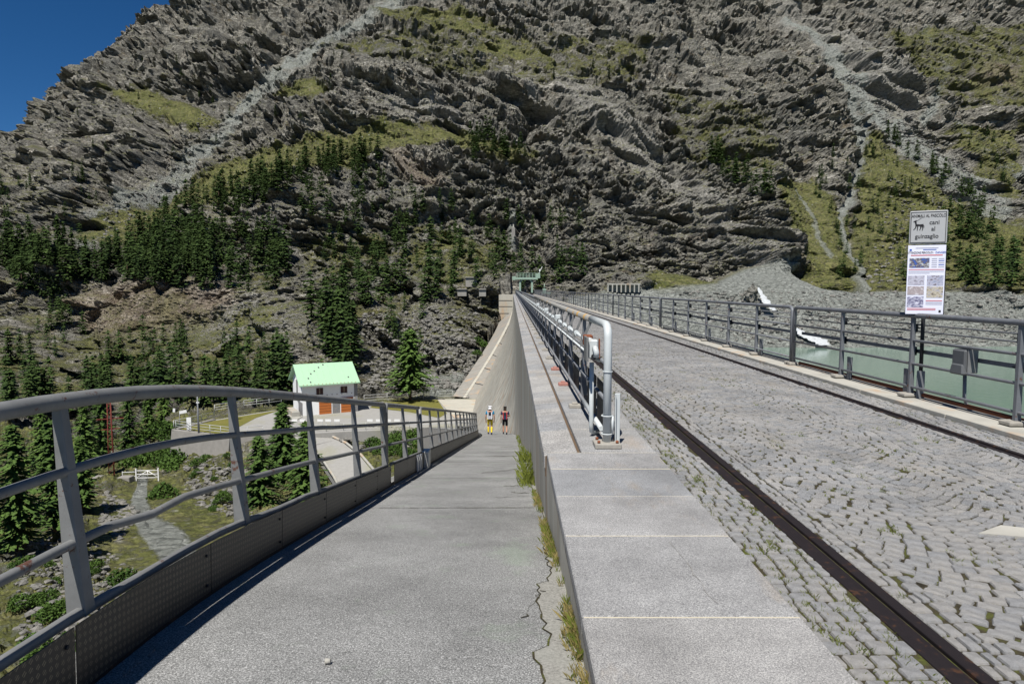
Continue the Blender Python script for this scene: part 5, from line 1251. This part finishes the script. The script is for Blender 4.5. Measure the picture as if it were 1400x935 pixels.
bushes(10, 650, 676, 460, 500, .8, 1.4, 'bright bush beside the far dam edge', 'bushes beside the far dam edge')
# loose rocks
def rock_mesh(seed):
    bm = bmesh.new(); bmesh.ops.create_icosphere(bm, subdivisions=1, radius=1); rnd = random.Random(seed)
    for v in bm.verts: v.co = Vector((v.co.x*rnd.uniform(.5,1.3), v.co.y*rnd.uniform(.5,1.3), v.co.z*rnd.uniform(.3,1.0)))
    me = bpy.data.meshes.new('rock'); bm.to_mesh(me); bm.free(); me.materials.append(M['rockm']); return me
n = NT('pale_rock', .95, 0, .2); n.color(n.ramp(n.noise(2.5, 7, .75), [(.3,(.07,.068,.06)),(.5,(.16,.155,.14)),(.7,(.32,.30,.27))])); n.bump(n.noise(5,7,.75),.8,.15); M['rockm'] = n.m
rms = [rock_mesh(i) for i in range(6)]
RV = []; RF = []; b = 0
def pip_rocks(poly, cnt, s0, s1):
    global b
    xs = [p[0] for p in poly]; ys_ = [p[1] for p in poly]; c_ = 0
    while c_ < cnt:
        x, y = random.uniform(min(xs), max(xs)), random.uniform(min(ys_), max(ys_))
        if not pip(poly, x, y): continue
        p = cast(x, y); m_ = rms[c_ % 6]; v_ = np.array([q.co[:] for q in m_.vertices], np.float32); f_ = np.array([list(q.vertices) for q in m_.polygons], np.int32)
        s = random.uniform(s0, s1)*random.uniform(.6,1.2); a = random.uniform(0,6.28); v_ = v_*np.float32([s*random.uniform(.7,1.5), s, s*.8]); RV.append(np.stack([v_[:,0]*math.cos(a)-v_[:,1]*math.sin(a)+p.x, v_[:,0]*math.sin(a)+v_[:,1]*math.cos(a)+p.y, v_[:,2]+p.z], 1)); RF.append(f_+b); b += len(v_); c_ += 1
pip_rocks([(0,740),(110,740),(200,800),(60,935),(0,935)], 900, .06,.32)
pip_rocks([(240,620),(330,640),(340,720),(260,690)], 420, .1,.45)
pip_rocks([(420,592),(560,600),(560,625),(440,612)], 160, .2,.6)
pip_rocks([(130,670),(180,700),(150,740),(120,720)], 200, .1,.4)
pip_rocks([(900,398),(1400,402),(1400,470),(1010,470)], 1300, .2,.75)
pip_rocks([(1200,200),(1330,280),(1240,390),(1200,390)], 420, .3,1.0)
pip_rocks([(1130,100),(1180,120),(1370,285),(1300,260)], 500, .5,1.5)
pip_rocks([(300,130),(330,140),(170,330),(140,330)], 350, .4,1.1)
pip_rocks([(460,430),(660,420),(640,530),(500,540)], 1500, .15,.75)
o = link('scattered_rocks', npmesh('scattered_rocks', np.concatenate(RV), np.concatenate(RF), M['rockm'])); tag(o, kind='stuff')

# ---------------------------------------------------------------- hikers
def skin(name, V_, E_, rad, mat, parent, sub=1):
    me = bpy.data.meshes.new(name); me.from_pydata(V_, E_, []); o = bpy.data.objects.new('tmp', me); C.objects.link(o)
    md = o.modifiers.new('s', 'SKIN'); md.use_smooth_shade = True
    for i, r_ in enumerate(rad):
        r_ = r_ if hasattr(r_, '__len__') else (r_, r_); me.skin_vertices[0].data[i].radius = r_
    me.skin_vertices[0].data[0].use_root = True
    s = o.modifiers.new('ss', 'SUBSURF'); s.levels = sub; s.render_levels = sub
    dg = bpy.context.evaluated_depsgraph_get(); me2 = bpy.data.meshes.new_from_object(o.evaluated_get(dg)); bpy.data.objects.remove(o)
    me2.materials.clear(); me2.materials.append(mat); me2.polygons.foreach_set('use_smooth', [True]*len(me2.polygons)); return link(name, me2, parent)
M['skin'] = simple('skin', (.42,.22,.15), .6, var=.1); M['cwhite'] = simple('white_cloth', (.72,.72,.74), .9, var=.1); M['cblack'] = simple('black_cloth', (.02,.02,.028), .9)
M['cyel'] = simple('yellow_cloth', (.70,.52,.03), .9, var=.1); M['cblue'] = simple('blue_cloth', (.02,.20,.36), .9); M['cnavy'] = simple('navy_cloth', (.025,.03,.07), .9); M['cred'] = simple('red_cloth', (.45,.04,.05), .9); M['cgrey'] = simple('grey_pack', (.42,.42,.46), .9); M['hair'] = simple('dark_hair', (.025,.018,.012), .9)
def hiker(px, py, Yp, H, label, arm_fold, cfg):
    X_ = (px-700)/F*(Yp*_c+9*_s); base = Vector((X_, Yp, ramp_z(Yp))); t = empty('person', base, label, 'person'); k = H/1.75
    def S(*p): return tuple(c_*k for c_ in p)
    st = .13
    lf = [(-.09,0,.92),(-.10,.10,.50),(-.10,.06,.09),(-.105,.2,.035)]; rt = [(.09,0,.92),(.10,.0,.49),(.10,-.16,.11),(.105,-.04,.035)]
    sh = 1.42
    la = [(-.19,0,sh),(-.25,-.03,1.14),(-.25,.03,.90),(-.245,.06,.80)]
    ra = [(.19,0,sh),(.26,-.02,1.14),(.25,.05,.90),(.245,.08,.80)] if not arm_fold else [(.19,0,sh),(.28,.0,1.16),(.12,.16,1.12),(.02,.2,1.14)]
    V_ = [S(0,0,.96), S(0,.0,1.15), S(0,.0,1.38), S(0,.01,1.49), S(0,.03,1.60), S(0,.03,1.70)]
    E_ = [(0,1),(1,2),(2,3),(3,4),(4,5)]; Rd = [(.15*k,.11*k),(.145*k,.105*k),(.15*k,.10*k),.055*k,.085*k,.075*k]
    for ch, par, rr in ((lf,0,(.085,.058,.042,.035)),(rt,0,(.085,.058,.042,.035)),(la,2,(.055,.042,.032,.03)),(ra,2,(.055,.042,.032,.03))):
        prev = par
        for q, r_ in zip(ch, rr): V_.append(S(*q)); Rd.append(r_*k); E_.append((prev, len(V_)-1)); prev = len(V_)-1
    body = skin('body', V_, E_, Rd, M['skin'], t, 2)
    skin('shirt', [S(0,0,.98),S(0,0,1.15),S(0,0,1.40),S(-.19,0,sh),S(-.235,-.02,1.22),S(.19,0,sh),S(.24,-.01,1.22)], [(0,1),(1,2),(2,3),(3,4),(2,5),(5,6)], [(.16*k,.12*k),(.16*k,.12*k),(.165*k,.115*k),.07*k,.062*k,.07*k,.062*k], cfg['shirt'], t, 1)
    e = .30 if cfg['long'] else 0
    lv = [(-.09,0,.92),(-.10,.10,.54)]; rv = [(.09,0,.92),(.10,.0,.53)]
    skin('trousers', [S(0,0,.97),S(*lv[0]),S(*lv[1]),S(*rv[0]),S(*rv[1])], [(0,1),(1,2),(0,3),(3,4)], [(.155*k,.12*k),.1*k,.078*k,.1*k,.078*k], cfg['short'], t, 1)
    for sx, kn, an, to in ((-1,lf[1],lf[2],lf[3]),(1,rt[1],rt[2],rt[3])):
        if cfg['long']: skin('gaiter', [S(kn[0],kn[1],kn[2]+.02),S((kn[0]+an[0])/2,(kn[1]+an[1])/2,.32),S(*an)], [(0,1),(1,2)], [.075*k,.066*k,.055*k], cfg['gaiter'], t, 1)
        skin('boot', [S(an[0],an[1]-.01,an[2]+.08),S(an[0],an[1]-.02,an[2]-.03),S(to[0],to[1],to[2])], [(0,1),(1,2)], [.05*k,.05*k,.042*k], cfg['boot'], t, 1)
    skin('hat' if cfg['hat'] else 'hair', [S(0,.02,1.645),S(0,.015,1.72),S(0,.0,1.60)], [(0,1),(0,2)], [.10*k,.075*k,.085*k], cfg['cap'], t, 2)
    mb = MB(); mb.box(S(0,-.19,1.2), S(.3,.18,.46), taper=.85); pk = mb.build('rucksack', cfg['pack'], t, bevel=.04); pk.parent = t
    mb = MB(); mb.box(S(-.11,-.28,1.22), S(.05,.03,.42)); mb.box(S(.11,-.28,1.22), S(.05,.03,.42)); mb.build('pack_trim', cfg['trim'], pk)
    mb = MB(); mb.box(S(0,-.285,1.12), S(.15,.03,.2), taper=.8); mb.build('pack_pocket', cfg['pocket'], pk)
    for sx in (-1,1):
        q = la[3] if sx < 0 else ra[3]
        for f in range(4): MB().tube([S(q[0]-.02+.013*f, q[1], q[2]), S(q[0]-.02+.013*f, q[1]+.01, q[2]-.07), S(q[0]-.02+.013*f, q[1]+.03, q[2]-.095+.006*abs(f-1.5))], .008*k, 5).build('finger', M['skin'], body)
        MB().tube([S(q[0]-sx*.02,q[1]+.01,q[2]+.01), S(q[0]-sx*.035,q[1]+.04,q[2]-.03)], .009*k, 5).build('thumb', M['skin'], body)
    return t
hiker(670, 597, 39.4, 1.68, 'hiker in yellow trousers and white cap with a grey rucksack, walking away', False, dict(shirt=M['cblue'], short=M['cyel'], gaiter=M['cyel'], long=True, boot=M['cnavy'], hat=True, cap=M['cwhite'], pack=M['cblack'], trim=M['cwhite'], pocket=M['cgrey']))
hiker(690.5, 596, 39.7, 1.66, 'hiker in black shorts and dark shirt beside the dam wall, walking away', True, dict(shirt=M['cnavy'], short=M['cblack'], gaiter=M['cblack'], long=False, boot=M['cblack'], hat=False, cap=M['hair'], pack=M['cblack'], trim=M['cred'], pocket=M['cnavy']))
# small things at the foot of the coping near the walkway: none further
